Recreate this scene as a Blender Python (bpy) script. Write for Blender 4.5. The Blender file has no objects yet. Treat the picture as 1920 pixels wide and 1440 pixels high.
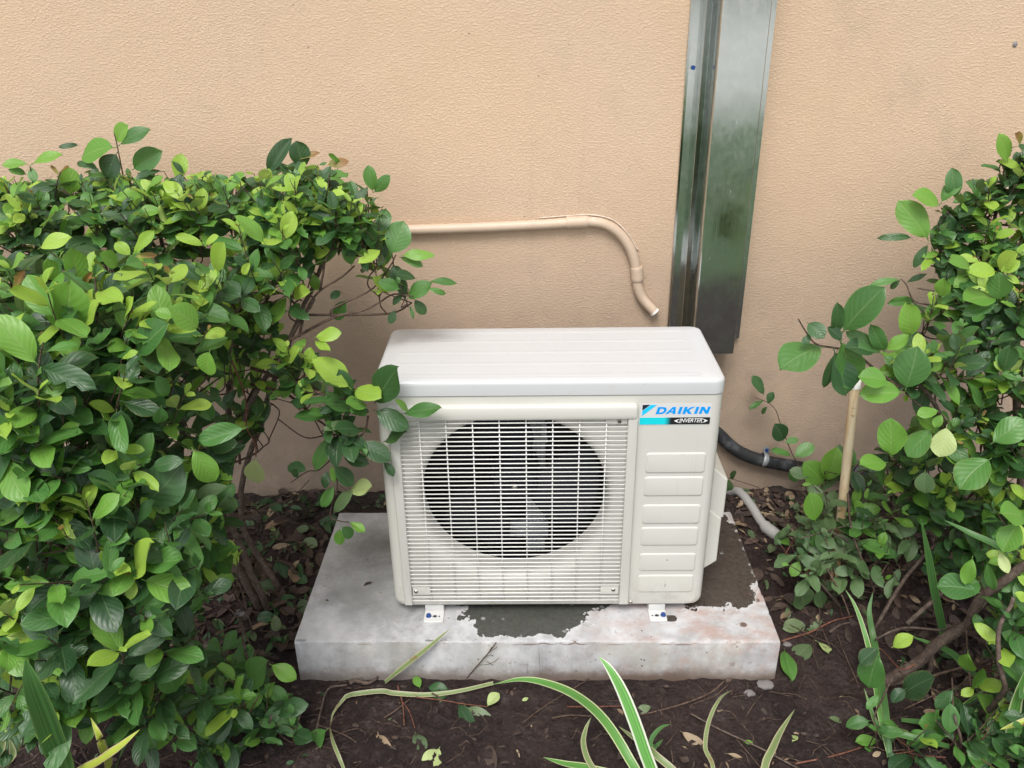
import bpy, bmesh, math, random
import numpy as np
from mathutils import Vector, Matrix, noise

# ------------------------------------------------------------------ camera
SC = bpy.context.scene
COL = SC.collection
F_PX = 1557.1
CAM = Vector((0.2937, -1.3959, 1.2262))
_p, _y, _r = math.radians(25.81046), math.radians(1.34689), math.radians(-0.90463)
FWD = Vector((-math.sin(_y) * math.cos(_p), math.cos(_y) * math.cos(_p), -math.sin(_p)))
_R0 = Vector((math.cos(_y), math.sin(_y), 0))
_U0 = _R0.cross(FWD)
RGT = _R0 * math.cos(_r) + _U0 * math.sin(_r)
UPV = -_R0 * math.sin(_r) + _U0 * math.cos(_r)
cam_data = bpy.data.cameras.new('camera')
cam = bpy.data.objects.new('camera', cam_data)
COL.objects.link(cam)
M = Matrix((RGT, UPV, -FWD)).transposed().to_4x4()
M.translation = CAM
cam.matrix_world = M
cam_data.sensor_fit = 'HORIZONTAL'
cam_data.sensor_width = 36
cam_data.lens = F_PX / 1920 * 36
cam_data.clip_start = 0.02
cam_data.clip_end = 400
SC.camera = cam

# ------------------------------------------------------------------ sky, sun, exposure (bright overcast)
SUN_EL, SUN_AZ = math.radians(58), math.radians(192)      # azimuth clockwise from +Y; the light comes from behind the camera
world = bpy.data.worlds.new('World')
SC.world = world
world.use_nodes = True
wn = world.node_tree.nodes
wl = world.node_tree.links
wn.clear()
sky = wn.new('ShaderNodeTexSky')
sky.sky_type = 'NISHITA'
sky.sun_disc = False
sky.sun_elevation = SUN_EL
sky.sun_rotation = SUN_AZ
sky.air_density = 1.0
sky.dust_density = 3.0
hs = wn.new('ShaderNodeHueSaturation')
hs.inputs['Saturation'].default_value = 0.30
bg = wn.new('ShaderNodeBackground')
bg.inputs['Strength'].default_value = 0.15
wo = wn.new('ShaderNodeOutputWorld')
wl.new(sky.outputs[0], hs.inputs['Color'])
wl.new(hs.outputs[0], bg.inputs[0])
wl.new(bg.outputs[0], wo.inputs[0])
sd = bpy.data.lights.new('sun', 'SUN')
sd.energy = 1.7
sd.angle = math.radians(24)
sd.color = (1.0, 0.97, 0.92)
sun = bpy.data.objects.new('sun', sd)
COL.objects.link(sun)
_sv = Vector((math.sin(SUN_AZ) * math.cos(SUN_EL), math.cos(SUN_AZ) * math.cos(SUN_EL), math.sin(SUN_EL)))
sun.rotation_euler = _sv.to_track_quat('Z', 'Y').to_euler()
sun.location = (0, -3, 5)
SC.view_settings.view_transform = 'Standard'
SC.view_settings.look = 'None'
SC.view_settings.exposure = 0.60
SC.view_settings.gamma = 1.0
SC.view_settings.use_curve_mapping = False

rnd = random.Random(7)
WALL_Y = 0.5


def at(px, py, y=None, z=None):
    """the point of the plane y=... or z=... that the photograph's pixel shows"""
    d = FWD + RGT * ((px - 960) / F_PX) - UPV * ((py - 720) / F_PX)
    t = (y - CAM.y) / d.y if y is not None else (z - CAM.z) / d.z
    return CAM + d * t


def proj(p):
    d = Vector(p) - CAM
    w = d.dot(FWD)
    return 960 + F_PX * d.dot(RGT) / w, 720 - F_PX * d.dot(UPV) / w, w


# ------------------------------------------------------------------ materials
def srgb(r, g, b):
    f = lambda c: (c / 255 / 12.92) if c / 255 < .04045 else ((c / 255 + .055) / 1.055) ** 2.4
    return (f(r), f(g), f(b), 1)


class NT:
    def __init__(s, name):
        s.m = bpy.data.materials.new(name)
        s.m.use_nodes = True
        s.t = s.m.node_tree
        s.b = s.t.nodes['Principled BSDF']
        s.out = s.t.nodes['Material Output']

    def n(s, typ, **kw):
        o = s.t.nodes.new('ShaderNode' + typ)
        for k, v in kw.items():
            if hasattr(o, k) and k not in o.inputs:
                setattr(o, k, v)
            else:
                s.set(o, k, v)
        return o

    def set(s, o, k, v):
        sock = o.inputs[k]
        if isinstance(v, bpy.types.NodeSocket):
            s.t.links.new(v, sock)
        else:
            sock.default_value = v

    def math(s, op, a, b=None, c=None, clamp=False):
        o = s.t.nodes.new('ShaderNodeMath')
        o.operation = op
        o.use_clamp = clamp
        for i, v in enumerate((a, b, c)):
            if v is not None:
                s.set(o, i, v)
        return o.outputs[0]

    def coord(s, kind='Object'):
        return s.n('TexCoord').outputs[kind]

    def mapping(s, vec, scale=(1, 1, 1), loc=(0, 0, 0), rot=(0, 0, 0)):
        o = s.n('Mapping')
        s.set(o, 'Vector', vec)
        o.inputs['Scale'].default_value = scale
        o.inputs['Location'].default_value = loc
        o.inputs['Rotation'].default_value = rot
        return o.outputs[0]

    def noise(s, vec, scale, detail=4, rough=.55, dist=0, col=False):
        o = s.n('TexNoise')
        s.set(o, 'Vector', vec)
        o.inputs['Scale'].default_value = scale
        o.inputs['Detail'].default_value = detail
        o.inputs['Roughness'].default_value = rough
        o.inputs['Distortion'].default_value = dist
        return o.outputs['Color' if col else 'Fac']

    def voro(s, vec, scale, feat='F1', out='Distance', rand=1):
        o = s.n('TexVoronoi')
        o.feature = feat
        s.set(o, 'Vector', vec)
        o.inputs['Scale'].default_value = scale
        o.inputs['Randomness'].default_value = rand
        return o.outputs[out]

    def ramp(s, fac, a, b, lo=0., hi=1.):
        o = s.n('MapRange')
        o.interpolation_type = 'SMOOTHSTEP'
        s.set(o, 'Value', fac)
        for i, v in ((1, a), (2, b), (3, lo), (4, hi)):
            o.inputs[i].default_value = v
        return o.outputs[0]

    def mix(s, fac, a, b, blend='MIX'):
        o = s.n('Mix', data_type='RGBA', blend_type=blend)
        s.set(o, 0, fac)
        s.set(o, 6, a)
        s.set(o, 7, b)
        return o.outputs[2]

    def bump(s, h, strength=.3, dist=.001, normal=None):
        o = s.n('Bump')
        s.set(o, 'Height', h)
        o.inputs['Strength'].default_value = strength
        o.inputs['Distance'].default_value = dist
        if normal is not None:
            s.set(o, 'Normal', normal)
        return o.outputs[0]

    def base(s, col=None, rough=None, metal=None, normal=None, spec=None):
        for k, v in (('Base Color', col), ('Roughness', rough), ('Metallic', metal), ('Normal', normal), ('Specular IOR Level', spec)):
            if v is not None:
                s.set(s.b, k, v)
        return s.m

    def sep(s, vec):
        o = s.n('SeparateXYZ')
        s.set(o, 0, vec)
        return o.outputs


def simple(name, col, rough=.5, metal=0., bump=0., bscale=200, spec=.5):
    t = NT(name)
    if bump:
        t.base(normal=t.bump(t.noise(t.coord(), bscale), bump, .001))
    return t.base(col, rough, metal, spec=spec)


def mat_wall():
    t = NT('stucco')
    c = t.coord()
    patch = t.noise(c, 1.6, 3, .5)
    patch2 = t.noise(c, 7, 4, .6)
    col = t.mix(t.ramp(patch, .35, .65), (.625, .458, .318, 1), (.60, .455, .335, 1))
    col = t.mix(t.ramp(patch2, .3, .75, 0, .35), col, (.585, .415, .278, 1))
    # scuffs, pale touch-ups and dark specks that belong to the paint
    sp = t.voro(c, 34)
    col = t.mix(t.math('MULTIPLY', t.ramp(sp, .10, .03), t.ramp(t.noise(c, 9, 2), .58, .66)), col, (.20, .15, .11, 1))
    bl = t.math('MULTIPLY', t.ramp(t.noise(c, 4.5, 6, .7), .56, .70), .32)
    col = t.mix(bl, col, (.42, .34, .27, 1))
    run = t.math('MULTIPLY', t.ramp(t.noise(t.mapping(c, (16, 16, .8)), 1, 5, .65), .56, .74), .22)
    col = t.mix(run, col, (.44, .33, .24, 1))
    scuff = t.math('MULTIPLY', t.ramp(t.noise(c, 30, 6, .75), .66, .72), t.ramp(t.noise(c, 3.1, 2), .56, .64))
    col = t.mix(t.math('MULTIPLY', scuff, .5), col, (.66, .58, .50, 1))
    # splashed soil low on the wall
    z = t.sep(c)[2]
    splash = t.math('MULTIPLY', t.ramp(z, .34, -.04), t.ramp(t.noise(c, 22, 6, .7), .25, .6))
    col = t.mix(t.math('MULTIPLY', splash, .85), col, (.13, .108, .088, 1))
    # shade and dirt painted grey into the lower wall's colour, in clouds
    shade_dirt = t.math('MULTIPLY', t.ramp(t.math('ADD', z, t.math('MULTIPLY', t.noise(c, 3, 4, .6), .5)), 1.16, .52), t.ramp(t.noise(c, 12, 5, .7), .25, .7, .6, 1))
    col = t.mix(t.math('MULTIPLY', shade_dirt, .85), col, (.325, .262, .215, 1))
    m = t.mapping(c, (1, 1, 1.7))
    n1 = t.noise(m, 150, 3, .6, .25)
    n2 = t.noise(m, 330, 3, .6, .2)
    n3 = t.voro(t.mapping(c, (1, 1, 1.5)), 190, 'SMOOTH_F1')
    h = t.math('ADD', t.ramp(n1, .42, .72), t.math('MULTIPLY', n2, .45))
    h = t.math('SUBTRACT', h, t.math('MULTIPLY', n3, .5))
    col = t.mix(t.ramp(h, .95, .35, 0, .22), col, (.36, .24, .15, 1))
    nb = t.bump(h, .65, .0011, t.bump(t.noise(c, 5, 3), .35, .010))
    return t.base(col, .82, normal=nb, spec=.3)


def mat_casing():
    t = NT('ivory_paint')
    c = t.coord()
    col = t.mix(t.ramp(t.noise(c, 9, 5, .65), .4, .75, 0, .5), (.555, .545, .50, 1), (.53, .518, .472, 1))
    sp = t.voro(c, 60)
    col = t.mix(t.math('MULTIPLY', t.ramp(sp, .06, .03), t.ramp(t.noise(c, 14, 2), .6, .66)), col, (.30, .27, .23, 1))
    lowd = t.math('MULTIPLY', t.ramp(t.sep(c)[2], .12, .02), t.ramp(t.noise(c, 40, 6, .75), .45, .62))
    col = t.mix(t.math('MULTIPLY', lowd, .28), col, (.33, .28, .22, 1))
    drip = t.math('MULTIPLY', t.ramp(t.noise(t.mapping(c, (70, 70, 4)), 1, 4, .6), .60, .70), .16)
    col = t.mix(drip, col, (.40, .38, .32, 1))
    return t.base(col, .38, normal=t.bump(t.noise(c, 900, 2), .12, .0004), spec=.45)


def mat_lid():
    t = NT('white_lid_paint')
    c = t.coord()
    sm = t.noise(c, 6, 5, .6)
    col = t.mix(t.ramp(sm, .4, .7), (.50, .507, .515, 1), (.485, .492, .50, 1))
    blot = t.math('MULTIPLY', t.ramp(t.noise(c, 26, 5, .7), .57, .7), t.ramp(t.noise(c, 5, 2), .45, .65))
    col = t.mix(t.math('MULTIPLY', blot, .25), col, (.45, .40, .33, 1))
    sp = t.voro(c, 42)
    col = t.mix(t.math('MULTIPLY', t.ramp(sp, .07, .03), t.ramp(t.noise(c, 11, 2), .58, .64)), col, (.18, .13, .10, 1))
    return t.base(col, .33, spec=.5)


def mat_concrete():
    t = NT('painted_concrete')
    c = t.coord()
    X, Y, Z = t.sep(c)[0:3]
    big = t.noise(c, 5, 5, .6)
    med = t.noise(c, 18, 6, .65)
    fine = t.noise(c, 90, 5, .7)
    edge = t.math('SUBTRACT', t.noise(c, 17, 5, .66), .5)

    def ell(cx, cy, rx, ry, k=1.):
        dx = t.math('DIVIDE', t.math('SUBTRACT', X, cx), rx)
        dy = t.math('DIVIDE', t.math('SUBTRACT', Y, cy), ry)
        d = t.math('SQRT', t.math('ADD', t.math('POWER', t.math('ABSOLUTE', dx), 2.6), t.math('POWER', t.math('ABSOLUTE', dy), 2.6)))
        return t.math('ADD', d, t.math('MULTIPLY', edge, k))
    col = t.mix(t.ramp(big, .3, .7), (.48, .478, .485, 1), (.31, .31, .312, 1))
    col = t.mix(t.ramp(med, .35, .7, 0, .7), col, (.575, .575, .585, 1))
    # grey dirty film, left and middle
    film = t.ramp(ell(-.02, .14, .17, .20, .5), 1.15, .55)
    col = t.mix(t.math('MULTIPLY', film, t.ramp(t.noise(c, 11, 6, .7), .25, .7, .45, 1)), col, (.20, .205, .20, 1))
    grime = t.math('MULTIPLY', t.ramp(t.noise(c, 48, 7, .8), .56, .68), t.ramp(t.noise(c, 7, 4), .4, .6))
    col = t.mix(t.math('MULTIPLY', grime, .55), col, (.17, .165, .16, 1))
    peb = t.math('MULTIPLY', t.ramp(t.voro(c, 120), .20, .12), t.ramp(t.noise(c, 25, 3), .56, .62))
    col = t.mix(t.math('MULTIPLY', peb, .8), col, (.07, .06, .05, 1))
    lip = t.math('MULTIPLY', t.ramp(t.math('ABSOLUTE', t.math('ADD', Z, .006)), .0026, .0012), t.ramp(t.noise(t.mapping(c, (14, 14, 60)), 1, 5, .7), .50, .58))
    col = t.mix(t.math('MULTIPLY', lip, .85), col, (.16, .10, .075, 1))
    # rusty pink wash, right
    rust = t.math('MULTIPLY', t.ramp(X, .30, .62), t.ramp(t.noise(t.mapping(c, (1, 1.8, 1)), 13, 6, .7), .40, .68))
    col = t.mix(t.math('MULTIPLY', rust, .85), col, (.37, .245, .205, 1))
    mot = t.math('MULTIPLY', t.ramp(t.noise(c, 26, 7, .78), .50, .64), t.ramp(t.noise(c, 4, 3), .42, .6, .15, 1.))
    col = t.mix(t.math('MULTIPLY', mot, .35), col, (.24, .215, .195, 1))
    spots = t.math('MULTIPLY', t.ramp(t.voro(c, 17), .17, .11), t.ramp(X, .69, .73))
    col = t.mix(spots, col, (.13, .085, .07, 1))
    # bare, still wet patches with a ragged edge of flaking paint
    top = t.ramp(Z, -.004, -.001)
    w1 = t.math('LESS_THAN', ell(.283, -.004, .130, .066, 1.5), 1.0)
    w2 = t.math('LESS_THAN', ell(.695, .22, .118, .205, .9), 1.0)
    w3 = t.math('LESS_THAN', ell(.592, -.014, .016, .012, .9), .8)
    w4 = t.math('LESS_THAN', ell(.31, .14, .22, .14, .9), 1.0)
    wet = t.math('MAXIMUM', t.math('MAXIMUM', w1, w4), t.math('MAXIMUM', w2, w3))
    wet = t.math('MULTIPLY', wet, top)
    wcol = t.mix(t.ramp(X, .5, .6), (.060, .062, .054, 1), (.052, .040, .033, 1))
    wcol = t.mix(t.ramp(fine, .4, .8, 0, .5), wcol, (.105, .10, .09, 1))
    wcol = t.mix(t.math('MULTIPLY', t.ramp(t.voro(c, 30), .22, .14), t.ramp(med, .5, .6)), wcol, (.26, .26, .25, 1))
    # rim of bright flaked paint
    rim = t.math('MULTIPLY', t.ramp(ell(.283, -.004, .130, .066, 1.5), 1.16, 1.02), top)
    rim2 = t.math('MULTIPLY', t.ramp(ell(.695, .22, .118, .205, .9), 1.09, 1.01), top)
    col = t.mix(t.math('MULTIPLY', t.math('MAXIMUM', rim, rim2), .5), col, (.56, .555, .55, 1))
    # front side: soil splash near the ground, bug holes, run marks
    side = t.math('SUBTRACT', 1., top)
    spl = t.math('MULTIPLY', t.ramp(t.math('ADD', Z, t.math('MULTIPLY', t.math('SUBTRACT', med, .5), .05)), -.060, -.098), side)
    spl = t.math('MULTIPLY', spl, t.ramp(X, -.2, .6, .7, 1.))
    col = t.mix(spl, col, (.16, .115, .09, 1))
    run = t.noise(t.mapping(c, (60, 60, 3.5)), 1., 4, .6)
    run = t.math('MULTIPLY', t.math('MULTIPLY', t.ramp(run, .60, .72), side), t.ramp(t.math('ABSOLUTE', t.math('SUBTRACT', X, .28)), .10, .02))
    col = t.mix(run, col, (.12, .11, .10, 1))
    yel = t.math('MULTIPLY', t.math('MULTIPLY', t.ramp(t.noise(c, 6, 4), .45, .65), side), .4)
    col = t.mix(yel, col, (.42, .40, .34, 1))
    hol = t.math('MULTIPLY', t.ramp(t.voro(c, 55), .14, .09), t.ramp(t.noise(c, 12, 2), .56, .62))
    col = t.mix(t.math('MULTIPLY', hol, .85), col, (.09, .08, .07, 1))
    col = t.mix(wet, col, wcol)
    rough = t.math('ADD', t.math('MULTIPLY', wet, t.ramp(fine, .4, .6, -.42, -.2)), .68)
    h = t.math('SUBTRACT', t.math('ADD', t.math('MULTIPLY', fine, .35), t.math('MULTIPLY', med, .6)), t.math('ADD', t.math('MULTIPLY', wet, .8), hol))
    return t.base(col, rough, normal=t.bump(h, .55, .002), spec=.4)


def mat_soil():
    t = NT('damp_soil')
    c = t.coord()
    n1 = t.noise(c, 7, 8, .7)
    n2 = t.noise(c, 55, 9, .78)
    n3 = t.noise(c, 210, 6, .75)
    cr = t.voro(t.mapping(c, (1, 1, 1)), 95, 'F1')
    col = t.mix(t.ramp(n1, .35, .65), (.026, .0150, .0135, 1), (.056, .033, .029, 1))
    col = t.mix(t.ramp(n2, .48, .70, 0, .9), col, (.082, .054, .047, 1))
    col = t.mix(t.ramp(n3, .55, .75, 0, .55), col, (.15, .115, .10, 1))
    dust = t.math('MULTIPLY', t.ramp(t.noise(c, 14, 6, .75), .56, .70), t.ramp(n3, .35, .6))
    col = t.mix(t.math('MULTIPLY', dust, .65), col, (.13, .115, .115, 1))
    gx = t.math('MULTIPLY', t.ramp(t.sep(c)[1], .28, .5), t.ramp(n2, .35, .6))
    col = t.mix(t.math('MULTIPLY', gx, .4), col, (.13, .11, .095, 1))
    h = t.math('ADD', t.math('ADD', n1, t.math('MULTIPLY', n2, 1.3)), t.math('MULTIPLY', n3, .5))
    h = t.math('SUBTRACT', h, t.math('MULTIPLY', cr, .8))
    return t.base(col, t.ramp(n2, .3, .7, .50, .92), normal=t.bump(h, 1.0, .014), spec=.4)


def mat_galv():
    t = NT('galvanised_steel')
    c = t.coord()
    sp = t.voro(t.mapping(c, (1, 1, .6)), 130, 'F1', 'Color')
    spv = t.math('MULTIPLY', t.sep(sp)[0], .45)
    st = t.noise(t.mapping(c, (140, 140, 3)), 1, 4, .6)
    fog = t.noise(c, 9, 5, .7)
    col = t.mix(spv, (.46, .49, .48, 1), (.58, .60, .59, 1))
    col = t.mix(t.ramp(fog, .5, .8, 0, .45), col, (.72, .74, .74, 1))
    rg = t.math('ADD', t.ramp(fog, .3, .8, .09, .20), t.math('MULTIPLY', spv, .06))
    drip = t.math('MULTIPLY', t.ramp(t.noise(t.mapping(c, (90, 90, 14)), 1, 5, .7), .62, .7), t.ramp(fog, .5, .62))
    col = t.mix(t.math('MULTIPLY', drip, .5), col, (.8, .82, .82, 1))
    rg = t.math('ADD', rg, t.math('MULTIPLY', drip, .25))
    h = t.math('ADD', t.math('MULTIPLY', st, .3), t.noise(t.mapping(c, (9, 9, 1.2)), 1, 2))
    return t.base(col, rg, 1.0, normal=t.bump(h, .22, .0022))


def mat_conduit():
    t = NT('painted_conduit')
    c = t.coord()
    col = t.mix(t.ramp(t.noise(c, 8, 4), .4, .7), (.52, .40, .30, 1), (.48, .365, .27, 1))
    ch = t.math('MULTIPLY', t.ramp(t.noise(c, 60, 6, .75), .62, .66), t.ramp(t.noise(c, 10, 2), .5, .62))
    col = t.mix(ch, col, (.66, .60, .54, 1))
    return t.base(col, .5, normal=t.bump(t.noise(c, 120, 4), .2, .001))


def mat_leaf(name, dark, light, under, trans=.22, rough=.42, red=None):
    """upper side with pale midrib and side veins, a paler underside, light passing through"""
    t = NT(name)
    uv = t.sep(t.coord('UV'))
    u, v = uv[0], uv[1]
    au = t.math('ABSOLUTE', t.math('SUBTRACT', u, .5))
    c = t.coord()
    at_ = t.n('Attribute', attribute_name='tint').outputs['Fac']
    ri = t.n('ObjectInfo').outputs['Random']
    rv = t.math('FRACT', t.math('ADD', at_, ri))
    mott = t.noise(t.mapping(c, (1, 1, 1)), 60, 4, .6)
    f = t.math('ADD', t.math('MULTIPLY', rv, .8), t.math('MULTIPLY', t.math('SUBTRACT', mott, .5), .9), clamp=True)
    col = t.mix(f, dark, light)
    # side veins
    ph = t.math('SUBTRACT', t.math('MULTIPLY', v, 6.5), t.math('MULTIPLY', au, 5.0))
    tri = t.math('ABSOLUTE', t.math('SUBTRACT', t.math('FRACT', ph), .5))
    vein = t.ramp(tri, .10, .0)
    mid = t.ramp(au, .035, .012)
    vv = t.math('MAXIMUM', mid, t.math('MULTIPLY', vein, .35))
    pale = t.mix(.55, col, under)
    col = t.mix(t.math('MULTIPLY', vv, .75), col, pale)
    rim = t.ramp(au, .455, .49)
    col = t.mix(t.math('MULTIPLY', rim, .45), col, light)
    # blemishes
    bl = t.math('MULTIPLY', t.ramp(t.voro(c, 130), .20, .10), t.ramp(t.math('FRACT', t.math('MULTIPLY', rv, 7.3)), .72, .8))
    col = t.mix(t.math('MULTIPLY', bl, .75), col, (.16, .10, .04, 1))
    edge_ = t.math('MULTIPLY', t.ramp(au, .34, .5), t.ramp(t.math('FRACT', t.math('MULTIPLY', rv, 13.7)), .80, .86))
    edge_ = t.math('MULTIPLY', edge_, t.ramp(t.noise(c, 45, 4, .7), .5, .62))
    col = t.mix(t.math('MULTIPLY', edge_, .8), col, (.20, .13, .05, 1))
    dust = t.math('MULTIPLY', t.ramp(t.noise(c, 160, 5, .75), .56, .7), .12)
    col = t.mix(dust, col, (.30, .33, .27, 1))
    if red:
        col = t.mix(t.ramp(v, .1, .9, .2, .9), col, red)
    geo = t.n('NewGeometry')
    ucol = t.mix(t.math('MULTIPLY', vv, .5), under, light)
    col = t.mix(geo.outputs['Backfacing'], col, ucol)
    rg = t.math('ADD', t.ramp(mott, .3, .7, rough - .08, rough + .10), t.math('MULTIPLY', geo.outputs['Backfacing'], .2))
    h = t.math('SUBTRACT', t.math('MULTIPLY', tri, 1.0), t.math('MULTIPLY', mid, .8))
    t.base(col, rg, normal=t.bump(h, .45, .0012), spec=.5)
    tr = t.n('BsdfTranslucent')
    t.set(tr, 'Color', t.mix(.5, col, t.mix(.5, light, (.35, .5, .03, 1))))
    mx = t.n('MixShader')
    t.set(mx, 0, trans)
    t.t.links.new(t.b.outputs[0], mx.inputs[1])
    t.t.links.new(tr.outputs[0], mx.inputs[2])
    t.t.links.new(mx.outputs[0], t.out.inputs[0])
    return t.m


def mat_blade(name, green, edge, edge_w, streak=.5):
    t = NT(name)
    uv = t.sep(t.coord('UV'))
    au = t.math('ABSOLUTE', t.math('SUBTRACT', uv[0], .5))
    n = t.noise(t.mapping(t.coord('UV'), (26, .7, 1)), 1, 3)
    g = t.mix(t.ramp(n, .35, .65), green, tuple(min(1, x * 1.9) for x in green[:3]) + (1,))
    e = t.ramp(t.math('ADD', au, t.math('MULTIPLY', t.math('SUBTRACT', n, .5), .22)), .5 - edge_w - .05, .5 - edge_w + .04)
    col = t.mix(e, g, edge)
    brown = t.math('MULTIPLY', t.ramp(t.noise(t.coord(), 40, 5, .7), .56, .68), streak)
    col = t.mix(brown, col, (.22, .14, .06, 1))
    t.base(col, .42, normal=t.bump(n, .3, .0006), spec=.4)
    tr = t.n('BsdfTranslucent')
    t.set(tr, 'Color', col)
    mx = t.n('MixShader')
    t.set(mx, 0, .2)
    t.t.links.new(t.b.outputs[0], mx.inputs[1])
    t.t.links.new(tr.outputs[0], mx.inputs[2])
    t.t.links.new(mx.outputs[0], t.out.inputs[0])
    return t.m


def mat_bark(name, a, b):
    t = NT(name)
    c = t.coord()
    n = t.noise(c, 90, 6, .7)
    col = t.mix(t.ramp(n, .35, .65), a, b)
    col = t.mix(t.math('MULTIPLY', t.ramp(t.noise(c, 300, 3), .6, .7), .7), col, (.24, .20, .17, 1))
    return t.base(col, .8, normal=t.bump(n, .6, .002), spec=.3)


MT = {}
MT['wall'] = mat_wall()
MT['casing'] = mat_casing()
MT['lid'] = mat_lid()
MT['wire'] = simple('ivory_plastic', (.74, .73, .70, 1), .35)
MT['concrete'] = mat_concrete()
MT['soil'] = mat_soil()
MT['galv'] = mat_galv()
MT['conduit'] = mat_conduit()
MT['dark'] = simple('dark_interior', (.012, .012, .014, 1), .6)
MT['fan'] = simple('dark_fan_plastic', (.009, .010, .015, 1), .6, spec=.3)
MT['fins'] = simple('coil_fins', (.012, .012, .015, 1), .5)
MT['bracket'] = simple('zinc_bracket', (.40, .42, .44, 1), .45, .5)
MT['screw'] = simple('steel_screw', (.55, .53, .48, 1), .3, 1.)
MT['blue'] = simple('blue_anchor', (.012, .05, .20, 1), .4)
MT['hole'] = simple('hole_shadow', (.02, .018, .016, 1), .8)
MT['foot'] = simple('white_foot_paint', (.56, .555, .54, 1), .4)
MT['pvc'] = simple('dirty_grey_pipe', (.33, .32, .31, 1), .7, bump=.5, bscale=90)
MT['stone'] = simple('grey_stone', (.16, .145, .14, 1), .8, bump=.8, bscale=120)
MT['cap'] = simple('white_cap', (.75, .74, .70, 1), .5)
MT['stuccodrip'] = simple('pale_caulk', (.58, .49, .40, 1), .7, bump=.6, bscale=300)


def mat_hose():
    t = NT('black_insulation')
    c = t.coord()
    n = t.noise(c, 22, 6, .7)
    col = t.mix(t.ramp(n, .45, .75), (.016, .017, .02, 1), (.10, .105, .115, 1))
    return t.base(col, .62, normal=t.bump(t.noise(c, 200, 4), .4, .001))


MT['hose'] = mat_hose()


def mat_stake():
    t = NT('yellowed_cane')
    c = t.coord()
    n = t.noise(t.mapping(c, (60, 60, 6)), 1, 5, .65)
    col = t.mix(t.ramp(n, .35, .65), (.55, .36, .17, 1), (.72, .60, .42, 1))
    col = t.mix(t.ramp(t.noise(c, 30, 6, .7), .60, .68), col, (.22, .12, .06, 1))
    return t.base(col, .45, normal=t.bump(n, .3, .001))


MT['stake'] = mat_stake()
LEAF = {
    'dark': mat_leaf('leaf_dark', (.018, .056, .020, 1), (.042, .118, .032, 1), (.13, .20, .09, 1), .18, .40),
    'mid': mat_leaf('leaf_mid', (.042, .130, .030, 1), (.095, .245, .046, 1), (.18, .28, .10, 1), .24, .40),
    'light': mat_leaf('leaf_light', (.10, .26, .035, 1), (.19, .38, .055, 1), (.28, .40, .13, 1), .30, .42),
    'young': mat_leaf('leaf_young', (.24, .42, .045, 1), (.40, .58, .09, 1), (.40, .52, .16, 1), .36, .42),
    'bronze': mat_leaf('leaf_bronze', (.20, .22, .04, 1), (.28, .33, .06, 1), (.30, .28, .12, 1), .3, .45, red=(.26, .11, .045, 1)),
    'grey': mat_leaf('leaf_greygreen', (.055, .115, .042, 1), (.12, .195, .078, 1), (.20, .26, .13, 1), .2, .5),
    'pale': mat_leaf('leaf_pale', (.38, .48, .17, 1), (.50, .60, .26, 1), (.50, .58, .30, 1), .3, .5),
    'dead': mat_leaf('leaf_dead', (.030, .018, .014, 1), (.095, .060, .045, 1), (.12, .085, .07, 1), .05, .7),
    'tan': mat_leaf('leaf_tan', (.20, .13, .08, 1), (.36, .28, .18, 1), (.36, .28, .2, 1), .1, .65),
    'fallen': mat_leaf('leaf_fallen_green', (.06, .10, .045, 1), (.13, .18, .08, 1), (.19, .24, .13, 1), .1, .5),
}
MT['twig'] = mat_bark('twig_bark', (.050, .030, .022, 1), (.115, .075, .055, 1))
MT['stem'] = mat_bark('stem_bark', (.060, .042, .034, 1), (.13, .095, .075, 1))
MT['redtwig'] = mat_bark('red_twig_bark', (.10, .035, .022, 1), (.19, .08, .05, 1))
BL_VAR = mat_blade('blade_variegated', (.075, .19, .04, 1), (.50, .55, .30, 1), .11, .0)
BL_WHITE = mat_blade('blade_white_edged', (.095, .25, .055, 1), (.66, .70, .56, 1), .14, .0)
BL_GREEN = mat_blade('blade_green', (.045, .115, .03, 1), (.13, .25, .07, 1), .06, .15)
BL_OLD = mat_blade('blade_withered', (.13, .18, .07, 1), (.42, .38, .24, 1), .16, .9)
BL_YEL = mat_blade('blade_yellowing', (.30, .36, .05, 1), (.50, .42, .22, 1), .12, .6)


# ------------------------------------------------------------------ object helpers
def tag(o, label=None, cat=None, group=None, kind=None):
    if label:
        o['label'] = label
    if cat:
        o['category'] = cat
    if group:
        o['group'] = group
    if kind:
        o['kind'] = kind
    return o


def empty(name, loc=(0, 0, 0), rz=0.0):
    o = bpy.data.objects.new(name, None)
    o.empty_display_size = .02
    o.location = loc
    o.rotation_euler = (0, 0, rz)
    COL.objects.link(o)
    return o


def mobj(name, me, mat, parent=None, smooth=True):
    if mat is not None and not me.materials:
        me.materials.append(mat)
    o = bpy.data.objects.new(name, me)
    COL.objects.link(o)
    o.parent = parent
    if smooth:
        me.polygons.foreach_set('use_smooth', [True] * len(me.polygons))
    return o


def from_py(name, vs, fs, mat, parent=None, smooth=True, sharp=None):
    me = bpy.data.meshes.new(name)
    me.from_pydata([tuple(v) for v in vs], [], fs)
    me.update()
    o = mobj(name, me, mat, parent, smooth)
    if sharp is not None:
        me.set_sharp_from_angle(angle=math.radians(sharp))
    return o


def from_bm(name, bm, mat, parent=None, smooth=True, sharp=35):
    me = bpy.data.meshes.new(name)
    bmesh.ops.recalc_face_normals(bm, faces=bm.faces)
    bm.to_mesh(me)
    bm.free()
    o = mobj(name, me, mat, parent, smooth)
    if smooth and sharp:
        me.set_sharp_from_angle(angle=math.radians(sharp))
    return o


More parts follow.
